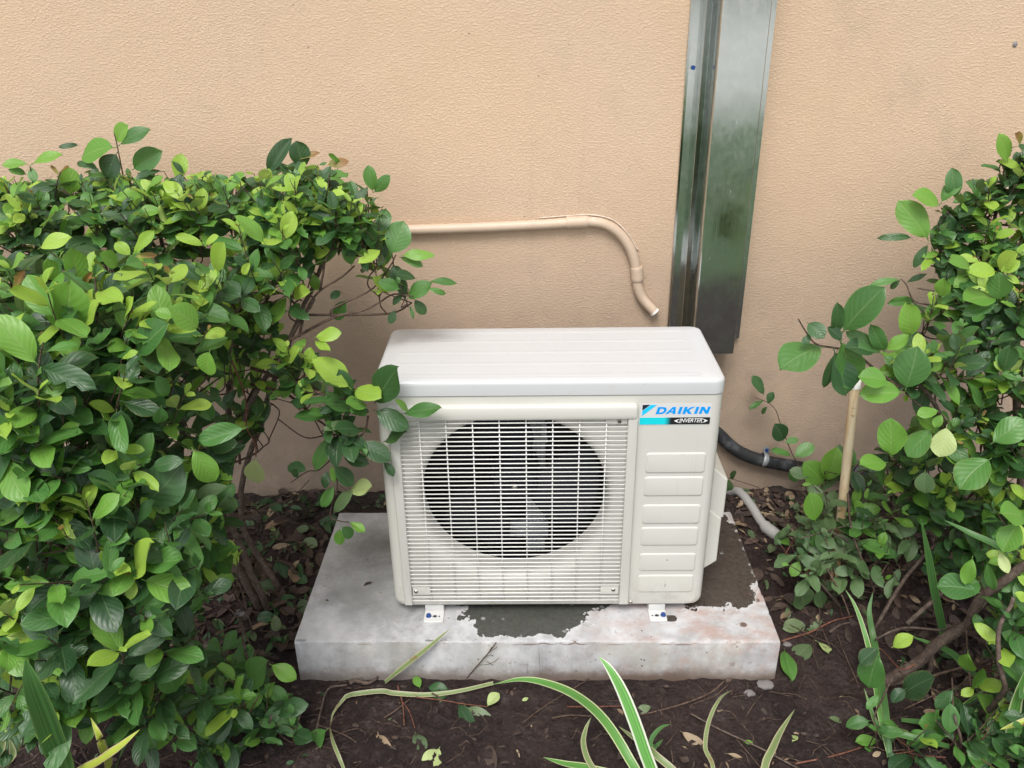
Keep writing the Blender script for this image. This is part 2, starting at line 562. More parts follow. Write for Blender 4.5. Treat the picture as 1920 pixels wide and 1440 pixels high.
def bm_box(bm, x0, x1, y0, y1, z0, z1, bevel=0., seg=2):
    r = bmesh.ops.create_cube(bm, size=1)
    for v in r['verts']:
        v.co = Vector(((x0 + x1) / 2 + v.co.x * (x1 - x0), (y0 + y1) / 2 + v.co.y * (y1 - y0), (z0 + z1) / 2 + v.co.z * (z1 - z0)))
    if bevel:
        es = list({e for v in r['verts'] for e in v.link_edges})
        bmesh.ops.bevel(bm, geom=es, offset=bevel, segments=seg, affect='EDGES', profile=.6)


def box(name, x0, x1, y0, y1, z0, z1, mat, parent=None, bevel=0., seg=2):
    bm = bmesh.new()
    bm_box(bm, x0, x1, y0, y1, z0, z1, bevel, seg)
    return from_bm(name, bm, mat, parent)


def frame_of(path, i):
    a = path[max(0, i - 1)]
    b = path[min(len(path) - 1, i + 1)]
    t = (b - a)
    t = t.normalized() if t.length > 1e-9 else Vector((0, 0, 1))
    return t


def tube_data(path, radii, seg=8, caps=True):
    vs, fs = [], []
    path = [Vector(p) for p in path]
    ref = Vector((.13, .31, .94))
    t0 = frame_of(path, 0)
    if abs(t0.dot(ref)) > .9:
        ref = Vector((1, 0, 0))
    n = (ref - t0 * ref.dot(t0)).normalized()
    for i, p in enumerate(path):
        t = frame_of(path, i)
        n = (n - t * n.dot(t)).normalized()
        b = t.cross(n)
        r = radii[i] if hasattr(radii, '__len__') else radii
        for k in range(seg):
            a = 2 * math.pi * k / seg
            vs.append(p + (n * math.cos(a) + b * math.sin(a)) * r)
    for i in range(len(path) - 1):
        for k in range(seg):
            k2 = (k + 1) % seg
            fs.append((i * seg + k, i * seg + k2, (i + 1) * seg + k2, (i + 1) * seg + k))
    if caps:
        fs.append(tuple(range(seg))[::-1])
        e = (len(path) - 1) * seg
        fs.append(tuple(e + k for k in range(seg)))
    return vs, fs


def tube(name, path, radii, mat, parent=None, seg=8, origin=None, sharp=50):
    vs, fs = tube_data(path, radii, seg)
    if origin is not None:
        vs = [v - Vector(origin) for v in vs]
    return from_py(name, vs, fs, mat, parent, sharp=sharp)


def smooth_path(pts, n=6):
    """Catmull-Rom through the points"""
    pts = [Vector(p) for p in pts]
    if len(pts) < 3:
        return [pts[0].lerp(pts[-1], i / n) for i in range(n + 1)]
    out = []
    P = [pts[0] * 2 - pts[1]] + pts + [pts[-1] * 2 - pts[-2]]
    for i in range(1, len(P) - 2):
        for k in range(n):
            t = k / n
            a, b, c, d = P[i - 1], P[i], P[i + 1], P[i + 2]
            out.append(.5 * ((2 * b) + (c - a) * t + (2 * a - 5 * b + 4 * c - d) * t * t + (3 * b - a - 3 * c + d) * t ** 3))
    out.append(pts[-1])
    return out


def disc_pts(cx, cz, r, n):
    return [(cx + r * math.cos(2 * math.pi * k / n), cz + r * math.sin(2 * math.pi * k / n)) for k in range(n)]


def rrect(x0, x1, y0, y1, r, n=6):
    out = []
    for cx, cy, a0 in ((x1 - r, y1 - r, 0), (x0 + r, y1 - r, 90), (x0 + r, y0 + r, 180), (x1 - r, y0 + r, 270)):
        for k in range(n + 1):
            a = math.radians(a0 + 90 * k / n)
            out.append((cx + r * math.cos(a), cy + r * math.sin(a)))
    return out


def loft(loops, close_first=True, close_last=True):
    n = len(loops[0])
    vs = [p for l in loops for p in l]
    fs = []
    for i in range(len(loops) - 1):
        for k in range(n):
            k2 = (k + 1) % n
            fs.append((i * n + k, i * n + k2, (i + 1) * n + k2, (i + 1) * n + k))
    if close_first:
        fs.append(tuple(range(n))[::-1])
    if close_last:
        fs.append(tuple((len(loops) - 1) * n + k for k in range(n)))
    return vs, fs


# ------------------------------------------------------------------ ground
def gz(x, y):
    s = min(1, max(0, (y + .06) / .5))
    s = s * s * (3 - 2 * s)
    z = -.104 + .090 * s
    if x > .82:
        z += .015 * min(1, (x - .82) / .3) * (1 - s)
    if x < -.22:
        z += .02 * min(1, (-.22 - x) / .3) * (1 - s)
    f = 1.0
    if -.25 < x < .86 and -.14 < y < .40:
        f = .25
    q = Vector((x, y, 0))
    z += f * (.016 * noise.noise(q * 5) + .012 * noise.noise(q * 17)) + max(f, .6) * (.0075 * noise.noise(q * 45) + .0045 * noise.noise(q * 100) + .002 * noise.noise(q * 210))
    if -.215 < x < .822 and -.10 < y < .40:
        z = min(z, -.02)
    return z


def axis(stops):
    out = []
    for a, b, st in stops:
        k = max(1, int(round((b - a) / st)))
        out += [a + (b - a) * i / k for i in range(k)]
    out.append(stops[-1][1])
    return out


xs = axis([(-6, -1.6, .4), (-1.6, -.8, .04), (-.8, 1.75, .0055), (1.75, 2.6, .05), (2.6, 7, .4)])
ys = axis([(-1.7, -.42, .04), (-.42, .5, .0055), (.5, .56, .06)])
vs = [(x, y, gz(x, y)) for y in ys for x in xs]
nx = len(xs)
fs = [(j * nx + i, j * nx + i + 1, (j + 1) * nx + i + 1, (j + 1) * nx + i) for j in range(len(ys) - 1) for i in range(nx - 1)]
tag(from_py('soil_bed', vs, fs, MT['soil']), 'dark damp soil bed in front of the wall', kind='structure')


def mat_lawn():
    t = NT('lawn')
    c = t.coord()
    n = t.noise(c, 1.3, 6, .7)
    col = t.mix(t.ramp(n, .35, .65), (.028, .055, .026, 1), (.095, .18, .055, 1))
    return t.base(col, .8, normal=t.bump(t.noise(c, 60, 4), .8, .02))


def mat_paving():
    t = NT('pale_paving')
    c = t.coord()
    return t.base(t.mix(t.noise(c, 12, 5), (.66, .65, .62, 1), (.56, .55, .52, 1)), .85)


box('lawn', -40, 40, -90, -1.7, -.4, -.105, mat_lawn())['kind'] = 'structure'
box('pavement', -40, 40, -45, -7.5, -.3, -.095, mat_paving())['kind'] = 'structure'

# ------------------------------------------------------------------ wall
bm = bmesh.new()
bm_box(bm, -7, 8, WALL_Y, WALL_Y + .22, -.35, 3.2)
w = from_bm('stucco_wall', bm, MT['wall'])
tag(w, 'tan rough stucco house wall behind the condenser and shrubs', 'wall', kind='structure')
# little paint dot upper right
p = at(1903, 83, y=WALL_Y)
vs, fs = loft([[(p.x + r * math.cos(a) * .8, WALL_Y - d, p.z + r * math.sin(a)) for a in [2 * math.pi * k / 14 for k in range(14)]]
               for r, d in ((.0065, -.001), (.006, .001), (.003, .0022))])
wp = from_py('paint_dot', vs, fs, simple('grey_dot_paint', (.22, .20, .20, 1), .6), w)


# ------------------------------------------------------------------ concrete pad
def make_pad():
    x0, x1, y0, y1, th = -.1995, .8064, -.0852, .382, .125
    bm = bmesh.new()
    bm_box(bm, x0, x1, y0, y1, -th, 0, .004, 2)
    bmesh.ops.subdivide_edges(bm, edges=[e for e in bm.edges if e.calc_length() > .3], cuts=140, use_grid_fill=True)
    for v in bm.verts:
        q = v.co.copy()
        n = noise.noise(q * 30) * .0009 + noise.noise(q * 9) * .0012
        top = q.z > -.0045
        front = q.y < y0 + .0045
        if top and not front:
            v.co.z += n
        elif front and not top:
            v.co.y += n
        if (abs(q.z) < .006 and front) or (q.x > x1 - .005 and top):
            k = noise.noise(q * 55 + Vector((3, 1, 7)))
            if k > .12:
                v.co.z -= (k - .12) * .012
                v.co.y += (k - .12) * .010
    o = from_bm('concrete_pad', bm, MT['concrete'], sharp=50)
    return tag(o, 'worn whitish concrete slab under the condenser unit with dark wet patches', 'concrete pad')


pad = make_pad()


# ------------------------------------------------------------------ condenser
def make_condenser():
    root = empty('air_conditioner', (0, 0, 0), math.radians(.361))
    tag(root, 'ivory outdoor air conditioner condenser with round fan grille on concrete slab', 'air conditioner')
    W, D, Z0, ZB, ZT = .66, .267, .018, .525, .5562
    FX, FZ, FR = .262, .288, .196
    N = 288
    # --- casing: sides rounded at the upright edges, front plate with the flared fan opening
    R = .020

    def perimeter(inset, y):
        """front outline, points by angle around the fan centre"""
        x0, x1, z0, z1 = inset, W - inset, Z0 + inset * .5, ZB - .0005
        rr = .018
        out = []
        for k in range(N):
            a = 2 * math.pi * k / N
            dx, dz = math.cos(a), math.sin(a)
            ts = []
            if dx > 1e-9: ts.append((x1 - FX) / dx)
            if dx < -1e-9: ts.append((x0 - FX) / dx)
            if dz > 1e-9: ts.append((z1 - FZ) / dz)
            if dz < -1e-9: ts.append((z0 - FZ) / dz)
            t = min(ts)
            out.append([FX + dx * t, y, FZ + dz * t])
        for cx, cz in ((x0, z0), (x1, z0)):
            ax, az = (cx + rr if cx == x0 else cx - rr), cz + rr
            for pt in out:
                if abs(pt[0] - cx) < rr and abs(pt[2] - cz) < rr:
                    ux, uz = pt[0] - ax, pt[2] - az
                    m_ = math.hypot(ux, uz)
                    pt[0], pt[2] = ax + ux / m_ * rr, az + uz / m_ * rr
        for cx, cz in ((x1, z1), (x0, z1)):
            i = min(range(N), key=lambda q: (out[q][0] - cx) ** 2 + (out[q][2] - cz) ** 2)
            out[i] = [cx, y, cz]
        return [tuple(q) for q in out]

    def circ(r, y):
        return [(FX + r * math.cos(2 * math.pi * k / N), y, FZ + r * math.sin(2 * math.pi * k / N)) for k in range(N)]
    loops = [circ(FR - .008, .060), circ(FR - .0085, .030), circ(FR - .006, .018), circ(FR, .009), circ(FR + .010, .0038), circ(FR + .020, .001)]
    # rectangle-limited flare: clamp the outer rings inside the plate
    loops += [[(a[0] * (1 - f) + b[0] * f, 0.0, a[2] * (1 - f) + b[2] * f) for a, b in zip(circ(FR + .020, 0), perimeter(R * .9, 0))] for f in (.3, 1.)]
    loops += [perimeter(R * (1 - math.sin(a)), R * (1 - math.cos(a))) for a in [math.radians(q) for q in (12, 28, 45, 62, 78, 90)]]
    loops += [perimeter(0, D - .012), perimeter(.006, D - .002), perimeter(.012, D)]
    for l in loops[2:7]:
        for k, q in enumerate(l):
            l[k] = (q[0], q[1], min(max(q[2], Z0 + .004), ZB - .003))
    vs, fs = loft(loops, False, True)
    from_py('casing', vs, fs, MT['casing'], root, sharp=32)
    # --- lid
    L = []
    for ins, z in ((0.0035, ZB + .0005), (0, ZB + .0015), (0, ZT - .008), (.0008, ZT - .004), (.003, ZT - .0012), (.007, ZT), (.03, ZT + .0012)):
        L.append([(x, y, z) for x, y in rrect(-.0015 + ins, W + .0015 - ins, -.002 + ins, D + .002 - ins, max(.022 - ins * .6, .006), 7)])
    vs, fs = loft(L)
    lid = from_py('lid', vs, fs, MT['lid'], root, sharp=40)
    for yy in (.0235, .0775, .132, .187, .2375):
        x0, x1 = .035, W - .045
        v, f = loft([[(x, y, z) for x, y in rrect(x0 - e, x1 + e, yy - .0035 - e, yy + .0035 + e, .003 + e, 4)] for e, z in ((.004, ZT + .0010), (.001, ZT + .0015), (-.001, ZT + .0016))])
        from_py('stamped_rib', v, f, MT['lid'], lid, sharp=60)
    # --- inside of the machine
    box('inner_lining', .012, W - .16, .19, .197, Z0 + .01, ZB - .01, MT['fins'], root)
    box('inner_lining', .012, .018, .06, .19, Z0 + .01, ZB - .01, MT['dark'], root)
    box('inner_lining', W - .166, W - .16, .06, .19, Z0 + .01, ZB - .01, MT['dark'], root)
    box('inner_lining', .018, W - .166, .06, .19, Z0 + .004, Z0 + .009, MT['dark'], root)
    box('inner_lining', .018, W - .166, .06, .19, ZB - .009, ZB - .004, MT['dark'], root)
    br = empty('motor_bracket', (0, 0, 0)); br.parent = root
    bm = bmesh.new()
    for x in (.292, .301, .310, .319):
        bm_box(bm, x, x + .005, .150, .158, .05, ZB - .02)
    bm_box(bm, .288, .328, .158, .161, .05, ZB - .02)
    bm_box(bm, .225, .335, .145, .158, .095, .135, .002)
    from_bm('motor_bracket', bm, MT['bracket'], br)
    vs, fs = tube_data([(FX, .10, FZ), (FX, .150, FZ)], .052, 28)
    from_py('motor', vs, fs, MT['fan'], br, sharp=40)
    bm = bmesh.new()
    bm_box(bm, .288, .303, .139, .145, .365, .42)
    bm_box(bm, .304, .332, .136, .142, .345, .357)
    bm_box(bm, .318, .330, .136, .142, .357, .39)
    o = from_bm('wire_clip', bm, MT['bracket'], br)
    # fan: three broad swept blades and a hub
    fan = empty('fan', (FX, .085, FZ)); fan.parent = root
    vs, fs = loft([[(r * math.cos(a), y, r * math.sin(a)) for a in [2 * math.pi * k / 28 for k in range(28)]] for r, y in ((.048, .03), (.048, -.012), (.044, -.022), (.03, -.026), (.006, -.027))])
    from_py('hub', vs, fs, MT['fan'], fan, sharp=40)
    vs, fs = tube_data([(0, -.026, 0), (0, -.034, 0)], .006, 10)
    from_py('hub_screw', vs, fs, MT['screw'], fan)
    for b in range(3):
        a0 = math.radians(120 * b - 22)
        v, f = [], []
        nr, na = 9, 12
        for i in range(nr + 1):
            r = .046 + (.176 - .046) * i / nr
            sweep = .35 * (i / nr) ** 1.4
            half = .38 + .26 * math.sin(math.pi * min(1, i / nr * .8 + .1))
            for j in range(na + 1):
                u = j / na * 2 - 1
                a = a0 + sweep + u * half
                y = .020 * u + .006 * u * u - .004 * i / nr
                v.append((r * math.cos(a), y, r * math.sin(a)))
        for i in range(nr):
            for j in range(na):
                q = i * (na + 1) + j
                f.append((q, q + 1, q + na + 2, q + na + 1))
        n0 = len(v)
        v += [(x, y + .0022, z) for x, y, z in v]
        f += [tuple(n0 + k for k in reversed(q)) for q in f]
        from_py('fan_blade', v, f, MT['fan'], fan, sharp=60)
    # --- grille
    gr = empty('grille', (0, 0, 0)); gr.parent = root

    def prof_bar(name, pts_xz_loops):
        v, f = loft(pts_xz_loops)
        return from_py(name, v, f, MT['casing'], gr, sharp=40)
    # top bar with rounded ends, two uprights
    prof_bar('grille_frame', [[(x, y, z) for x, z in rrect(.0226 + i, .4973 - i, .4795 + i * .6, .5075 - i * 1.3, .006, 5)] for i, y in ((0, .0005), (0, -.009), (.0012, -.0125), (.004, -.0138))])
    for xa, xb, xc, xd in ((.0226, .0436, .0251, .0418), (.4797, .4990, .4805, .5004)):
        lo = []
        for i, y in ((0, .0005), (0, -.0085), (.0012, -.0115), (.003, -.012)):
            lo.append([(xc + i, y, .0325 + i), (xd - i, y, .0325 + i), (xb - i, y, .4790), (xa + i, y, .4790)])
        prof_bar('grille_frame', lo)
    ZR0, DZ = .0425, .00997

    def wire_mesh(path, r, seg=6):
        v, f = tube_data(path, r, seg)
        me = bpy.data.meshes.new('grille_wire')
        me.from_pydata([tuple(q) for q in v], [], f)
        me.materials.append(MT['wire'])
        me.polygons.foreach_set('use_smooth', [True] * len(me.polygons))
        return me
    yw = -.0078
    m_full = wire_mesh([(.0420, 0, 0), (.4800, 0, 0)], .00128)
    m_part = wire_mesh([(.0800, 0, 0), (.4410, 0, 0)], .00128)
    for i in range(44):
        o = bpy.data.objects.new('grille_wire', m_part if i in (2, 3, 43) else m_full)
        o.location = (0, yw, ZR0 + DZ * i)
        o.parent = gr
        COL.objects.link(o)
    m_v = wire_mesh([(0, 0, ZR0 - .001), (0, 0, .4815)], .0012)
    for k in range(8):
        o = bpy.data.objects.new('grille_wire', m_v)
        o.location = (.0816 + .0512 * k, yw + .0026, 0)
        o.parent = gr
        COL.objects.link(o)
    for x0, x1, z0, z1 in ((.0440, .0806, .0575, .0780), (.4410, .4790, .0575, .0780), (.4400, .4790, .4670, .4785), (.0440, .0806, .4670, .4785)):
        box('corner_tab', x0, x1, -.0068, -.0022, z0, z1, MT['casing'], gr, .0006)
    for x, z, y in ((.0507, .0665, -.0068), (.468, .0690, -.0068), (.4640, .4735, -.0068), (.5069, .0298, .0), (.0507, .4735, -.0068)):
        par = gr if y < -.001 else root
        s = empty('screw', (x, y, z)); s.parent = par
        v, f = loft([[(r * math.cos(a), d, r * math.sin(a)) for a in [2 * math.pi * k / 14 for k in range(14)]] for r, d in ((.0046, .001), (.0044, -.0012), (.0034, -.0022), (.0022, -.0024))])
        me = bpy.data.meshes.new('screw_head')
        me.from_pydata(v, [], f)
        # keep depth at three levels: join head and slot into the screw part itself
        bm = bmesh.new(); bm.from_mesh(me)
        nf = len(bm.faces)
        bm_box(bm, -.0026, .0026, -.0029, -.0022, -.0006, .0006)
        bm.faces.ensure_lookup_table()
        bm.to_mesh(me); bm.free()
        me.materials.append(MT['screw']); me.materials.append(MT['hole'])
        for q in me.polygons[nf:]:
            q.material_index = 1
        bpy.data.objects.remove(s)
        o = bpy.data.objects.new('screw', me)
        o.location = (x, y, z); o.parent = par
        COL.objects.link(o)
    # --- six stamped plates
    for z0, z1 in ((.3535, .3985), (.2997, .3440), (.2328, .2782), (.1787, .2236), (.1138, .1579), (.0575, .1021)):
        v, f = loft([[(x, y, z) for x, z in rrect(.5200 + i, .6360 - i, z0 + i, z1 - i, max(.004, .006 - i), 5)] for i, y in ((-.0016, .0004), (.0, -.0005), (.0014, -.0017), (.0028, -.0020))])
        from_py('stamped_panel', v, f, MT['casing'], root, sharp=70)
    # --- refrigerant valve covers on the right side
    vc = empty('valve_cover', (0, 0, 0)); vc.parent = root

    def cover(za, zb, top_in, bot_in, d0, d1, xo):
        prof = [(W - .002, za), (W + xo, za + bot_in), (W + xo, zb - top_in), (W - .002, zb)]
        lo = []
        for i, y in ((.002, d0), (0, d0 + .002), (0, d1)):
            cz = (za + zb) / 2
            lo.append([(x - (i if x > W else 0), y, z + (i if z < cz else -i)) for x, z in prof])
        v, f = loft(lo)
        o = from_py('cover_shell', v, f, MT['casing'], vc, sharp=20)
        md = o.modifiers.new('b', 'BEVEL'); md.width = .003; md.segments = 2; md.limit_method = 'ANGLE'
    cover(.200, .337, .040, .002, .062, .185, .042)
    cover(.060, .235, .034, .030, .060, .19, .0375)
    # --- two mounting feet
    for x0, x1, bx in ((.0648, .1066, .0745), (.5462, .5832, .5765)):
        ft = empty('foot', ((x0 + x1) / 2, 0, 0)); ft.parent = root
        bm = bmesh.new()
        mx = (x0 + x1) / 2
        v, f = loft([[(x - mx, y, z) for x, y in rrect(x0 + i, x1 - i, -.029 + i, .03, .004, 4)] for i, z in ((0, .001), (0, .0032), (.0006, .0038))])
        from_py('foot_plate', v, f, MT['foot'], ft, sharp=40)
        box('foot_web', x0 - mx + .001, x1 - mx - .001, .004, .25, .0038, .020, MT['foot'], ft, .0008)
        sx = -1 if bx < mx else 1

        def disc(nm, cx, cy, r, z0_, z1_, mt, sy=1., n=14):
            vv, ff = loft([[(cx - mx + q * math.cos(a), cy + q * sy * math.sin(a), zz) for a in [2 * math.pi * k / n for k in range(n)]] for q, zz in ((r, z0_), (r * .92, z1_))])
            return from_py(nm, vv, ff, mt, ft, sharp=40)
        disc('anchor_bolt', bx, -.0115, .0052, .0038, .0085, MT['blue'], n=8)
        disc('anchor_washer', bx, -.0115, .0062, .0037, .0047, MT['blue'])
        disc('slot_hole', mx + .002 * -sx, -.0125, .0060, .0036, .0041, MT['bracket'], .8)
        disc('slot_hole', mx + .002 * -sx, -.0125, .0040, .0041, .0044, MT['hole'], .8)
        disc('slot_hole', mx - sx * .0115, -.0125, .0018, .0036, .0042, MT['hole'])
    # --- sticker with the maker's mark
    st = empty('brand_sticker', (0, -.0006, 0)); st.parent = root
    KX = .0001414
    KZ = .0001588

    def q(px, py):
        return (.5037 + (px - 375) * KX, .5056 - (py - 282) * KZ)

    def shape(name, polys, mat, depth, parent=st):
        cu = bpy.data.curves.new(name, 'CURVE')
        cu.dimensions = '2D'
        cu.fill_mode = 'BOTH'
        cu.extrude = .00012
        for pl in polys:
            s = cu.splines.new('POLY')
            s.points.add(len(pl) - 1)
            for i_, (a, b) in enumerate(pl):
                s.points[i_].co = (a, b, 0, 1)
            s.use_cyclic_u = True
        tmp = bpy.data.objects.new(name, cu)
        COL.objects.link(tmp)
        bpy.context.view_layer.update()
        me = bpy.data.meshes.new_from_object(tmp)
        bpy.data.objects.remove(tmp)
        me.materials.clear()
        me.materials.append(mat)
        o = bpy.data.objects.new(name, me)
        o.rotation_euler = (math.pi / 2, 0, 0)
        o.location = (0, -depth, 0)
        o.parent = parent
        COL.objects.link(o)
        return o
    m_film = simple('clear_film_white', (.60, .60, .595, 1), .25)
    m_cyan = simple('print_cyan', (.02, .52, .86, 1), .25)
    m_blue = simple('print_blue', (.005, .29, .78, 1), .25)
    m_navy = simple('print_navy', (.012, .018, .035, 1), .25)
    m_white = simple('print_white', (.85, .85, .85, 1), .25)
    tb = NT('print_bar')
    X = tb.sep(tb.coord())[0]
    g = tb.ramp(X, q(690, 0)[0], q(800, 0)[0])
    tb.base(tb.mix(g, (.01, .58, .66, 1), (.018, .018, .02, 1)), .25)
    shape('sticker_film', [rrect(q(365, 0)[0], q(1322, 0)[0], q(0, 562)[1], q(0, 276)[1], .0012, 3)], m_film, 0)
    shape('print_bar', [rrect(q(370, 0)[0], q(1315, 0)[0], q(0, 556)[1], q(0, 462)[1], .0012, 3)], tb.m, .00035)
    shape('logo_mark', [[q(398, 290), q(398, 366), q(500, 290)]], m_navy, .00035)
    shape('logo_mark', [[q(398, 372), q(398, 440), q(592, 290), q(508, 290)]], m_cyan, .00035)
    # heavy slanted capitals, drawn as outlines: units of the cap height, slant added after
    letters = []
    arc = lambda cx, cy, rx, ry, a0, a1, n=8: [(cx + rx * math.cos(math.radians(a0 + (a1 - a0) * i / n)), cy + ry * math.sin(math.radians(a0 + (a1 - a0) * i / n))) for i in range(n + 1)]
    letters.append((0.0, [[(0, 0)] + arc(.62, .5, .56, .5, -90, 90) + [(0, 1)], [(.34, .24)] + arc(.58, .5, .26, .26, -90, 90) + [(.34, .76)]]))
    letters.append((1.28, [[(-.12, 0), (.48, 1), (.86, 1), (1.10, 0), (.76, 0), (.71, .20), (.32, .20), (.22, 0)], [(.44, .42), (.66, .42), (.62, .72)]]))
    letters.append((2.62, [[(0, 0), (0, 1), (.36, 1), (.36, 0)]]))
    letters.append((3.20, [[(0, 0), (0, 1), (.36, 1), (.36, .62), (.80, 1), (1.24, 1), (.66, .54), (1.16, 0), (.72, 0), (.36, .40), (.36, 0)]]))
    letters.append((4.60, [[(0, 0), (0, 1), (.36, 1), (.36, 0)]]))
    letters.append((5.18, [[(0, 0), (0, 1), (.36, 1), (.80, .46), (.80, 1), (1.14, 1), (1.14, 0), (.80, 0), (.34, .56), (.34, 0)]]))
    x_a, z_a = q(578, 415)
    H = 95 * KZ
    wx = (1310 - 578) * KX
    total = 5.18 + 1.14 + .25
    for off, polys in letters:
        pp = [[(x_a + wx * (off + a + b * .25) / total, z_a + b * H) for a, b in pl] for pl in polys]
        shape('letter', pp, m_blue, .00035)
    word = 'INVERTER'
    cu = bpy.data.curves.new('t', 'FONT')
    cu.body = word
    cu.size = 58 * KZ * 1.32
    cu.shear = .28
    cu.offset = .00006
    cu.space_character = .98
    cu.extrude = .0001
    tmp = bpy.data.objects.new('t', cu)
    COL.objects.link(tmp)
    bpy.context.view_layer.update()
    me = bpy.data.meshes.new_from_object(tmp)
    bpy.data.objects.remove(tmp)
    xx = [v.co.x for v in me.vertices]
    sx_ = (q(1210, 0)[0] - q(905, 0)[0]) / (max(xx) - min(xx))
    for v in me.vertices:
        v.co.x = (v.co.x - min(xx)) * sx_
    me.materials.clear(); me.materials.append(m_white)
    o = bpy.data.objects.new('lettering', me)
    o.rotation_euler = (math.pi / 2, 0, 0)
    o.location = (q(905, 0)[0], -.0008, q(0, 527)[1])
    o.parent = st
    COL.objects.link(o)
    for s, xa, xt, xe in ((-1, 920, 832, 880), (1, 1200, 1286, 1235)):
        outer = [q(xa + s * 30 * 0, 482 if s < 0 else 474), q((xa + xt) / 2, 489), q(xt, 507), q((xa + xt) / 2, 527), q(xa + 20 * s * -1, 540)]
        inner = [q((xa + xt) / 2 + 14 * -s, 524), q(xt - s * 38, 507), q((xa + xt) / 2 + 14 * -s, 492)]
        shape('lettering', [outer + inner], m_white, .0008)
    m_scr = simple('scratch_dirt', (.16, .13, .11, 1), .7)
    for x, z, w_, h_ in ((.5776, .1432, .0050, .0007), (.5772, .1412, .0060, .0006), (.5772, .0860, .0014, .0014), (.5776, .0785, .0018, .0040), (.5762, .0745, .0034, .0010), (.5772, .0725, .0022, .0012)):
        v, f = loft([[(x + a, y, z + b) for a, b in ((-w_ / 2, -h_ / 2), (w_ / 2, -h_ / 2 * .6), (w_ / 2 * .7, h_ / 2), (-w_ / 2 * .8, h_ / 2 * .8))] for y in (-.0017, -.00225)])
        from_py('scratch', v, f, m_scr, root, smooth=False)
    return root


make_condenser()


# ------------------------------------------------------------------ steel line cover on the wall
def make_duct():
    root = empty('line_duct', (.70, WALL_Y, .43))
    tag(root, 'tall galvanised steel duct running up the stucco wall', 'duct')
    o = Vector(root.location)
    ZTOP = 2.3

    def strip(name, prof, z0, z1, t=.0008):
        """bent sheet: profile (x,y) extruded upwards, given real thickness"""
        lo = []
        pr = [Vector((a, b)) for a, b in prof]
        nrm = []
        for i in range(len(pr)):
            d = (pr[min(i + 1, len(pr) - 1)] - pr[max(i - 1, 0)]).normalized()
            nrm.append(Vector((-d.y, d.x)))
        ring = pr + [p_ + n_ * t for p_, n_ in zip(reversed(pr), reversed(nrm))]
        v, f = loft([[(p_.x - o.x, p_.y - o.y, z - o.z) for p_ in ring] for z in (z0, z1)])
        ob = from_py(name, v, f, MT['galv'], root, sharp=12)
        return ob
    # back channel: left lip, flange, (hidden web), right flange and lip
    strip('back_channel', [(.6300, .4995), (.6300, .4905), (.6345, .4880), (.6350, .4945), (.6560, .4945), (.70, .4965), (.78, .4965), (.7925, .4945), (.7945, .4945), (.7950, .4870), (.8050, .4850), (.8065, .4995)], .437, ZTOP)
    # cover: slanting cheek, folded front edge, broad face, right fold
    cv = strip('cover', [(.6575, .4940), (.6580, .4640), (.6585, .4625), (.6700, .4690), (.6710, .4680), (.6758, .4060), (.6770, .4005), (.6790, .4000), (.7280, .3990), (.7710, .3998), (.7725, .4010), (.7760, .4300), (.7850, .4930)], .4335, ZTOP)
    for i, (x, y, z) in enumerate(((.6452, .4940, at(1303, 127, y=.49).z),)):
        v, f = tube_data([(x - o.x, y - o.y, z - o.z), (x - o.x, y - .004 - o.y, z - o.z)], .0048, 8)
        from_py('screw', v, f, MT['blue'], root, sharp=40)
    return root


make_duct()


# ------------------------------------------------------------------ conduit
def make_conduit():
    r = .0118
    Y = WALL_Y - r * .85
    base = at(1000, 422, y=Y)
    root = empty('wall_conduit', base)
    tag(root, 'tan painted conduit along the wall bending down towards the steel duct', 'conduit')
    P = [at(px, py, y=Y) for px, py in ((560, 436), (700, 433), (860, 428), (1000, 422), (1075, 417), (1108, 416), (1135, 421), (1160, 437), (1178, 460), (1189, 487), (1193, 512), (1196, 538), (1205, 560), (1226, 583))]
    P[-1].y -= .006
    path = smooth_path(P, 6)
    tube('pipe', path, r, MT['conduit'], root, 16, base)

    def sleeve(a, b, rr, name='coupling'):
        A, B = at(*a, y=Y), at(*b, y=Y)
        n = 5
        pth = [A.lerp(B, i / n) for i in range(n + 1)]
        pth = [A, A + (B - A) * .03] + pth[1:-1] + [B - (B - A) * .03, B]
        tube(name, pth, [rr - .0006] + [rr] * (len(pth) - 2) + [rr - .0006], MT['conduit'], root, 18, base)
    sleeve((1062, 417.5), (1102, 415.5), r + .0022)
    sleeve((1193.5, 500), (1195, 526), r + .0026)
    sleeve((998, 422), (1003, 421.7), r + .0009, 'joint_ring')
    # pale caulk line along the upper side of the bend
    C = [at(px, py, y=WALL_Y - .001) for px, py in ((1010, 409), (1060, 405), (1110, 403), (1150, 413), (1178, 440), (1196, 470))]
    v, f = tube_data(smooth_path(C, 8), [.0010 + .0014 * rnd.random() for _ in range(41)], 6)
    from_py('caulk_line', [q_ - base for q_ in v], f, MT['stuccodrip'], root)
    # open end
    A = P[-1]
    d = (path[-1] - path[-2]).normalized()
    tube('pipe_end', [A - d * .002, A + d * .003], [r + .0006, r + .0004], MT['cap'], root, 16, base)
    return root


make_conduit()


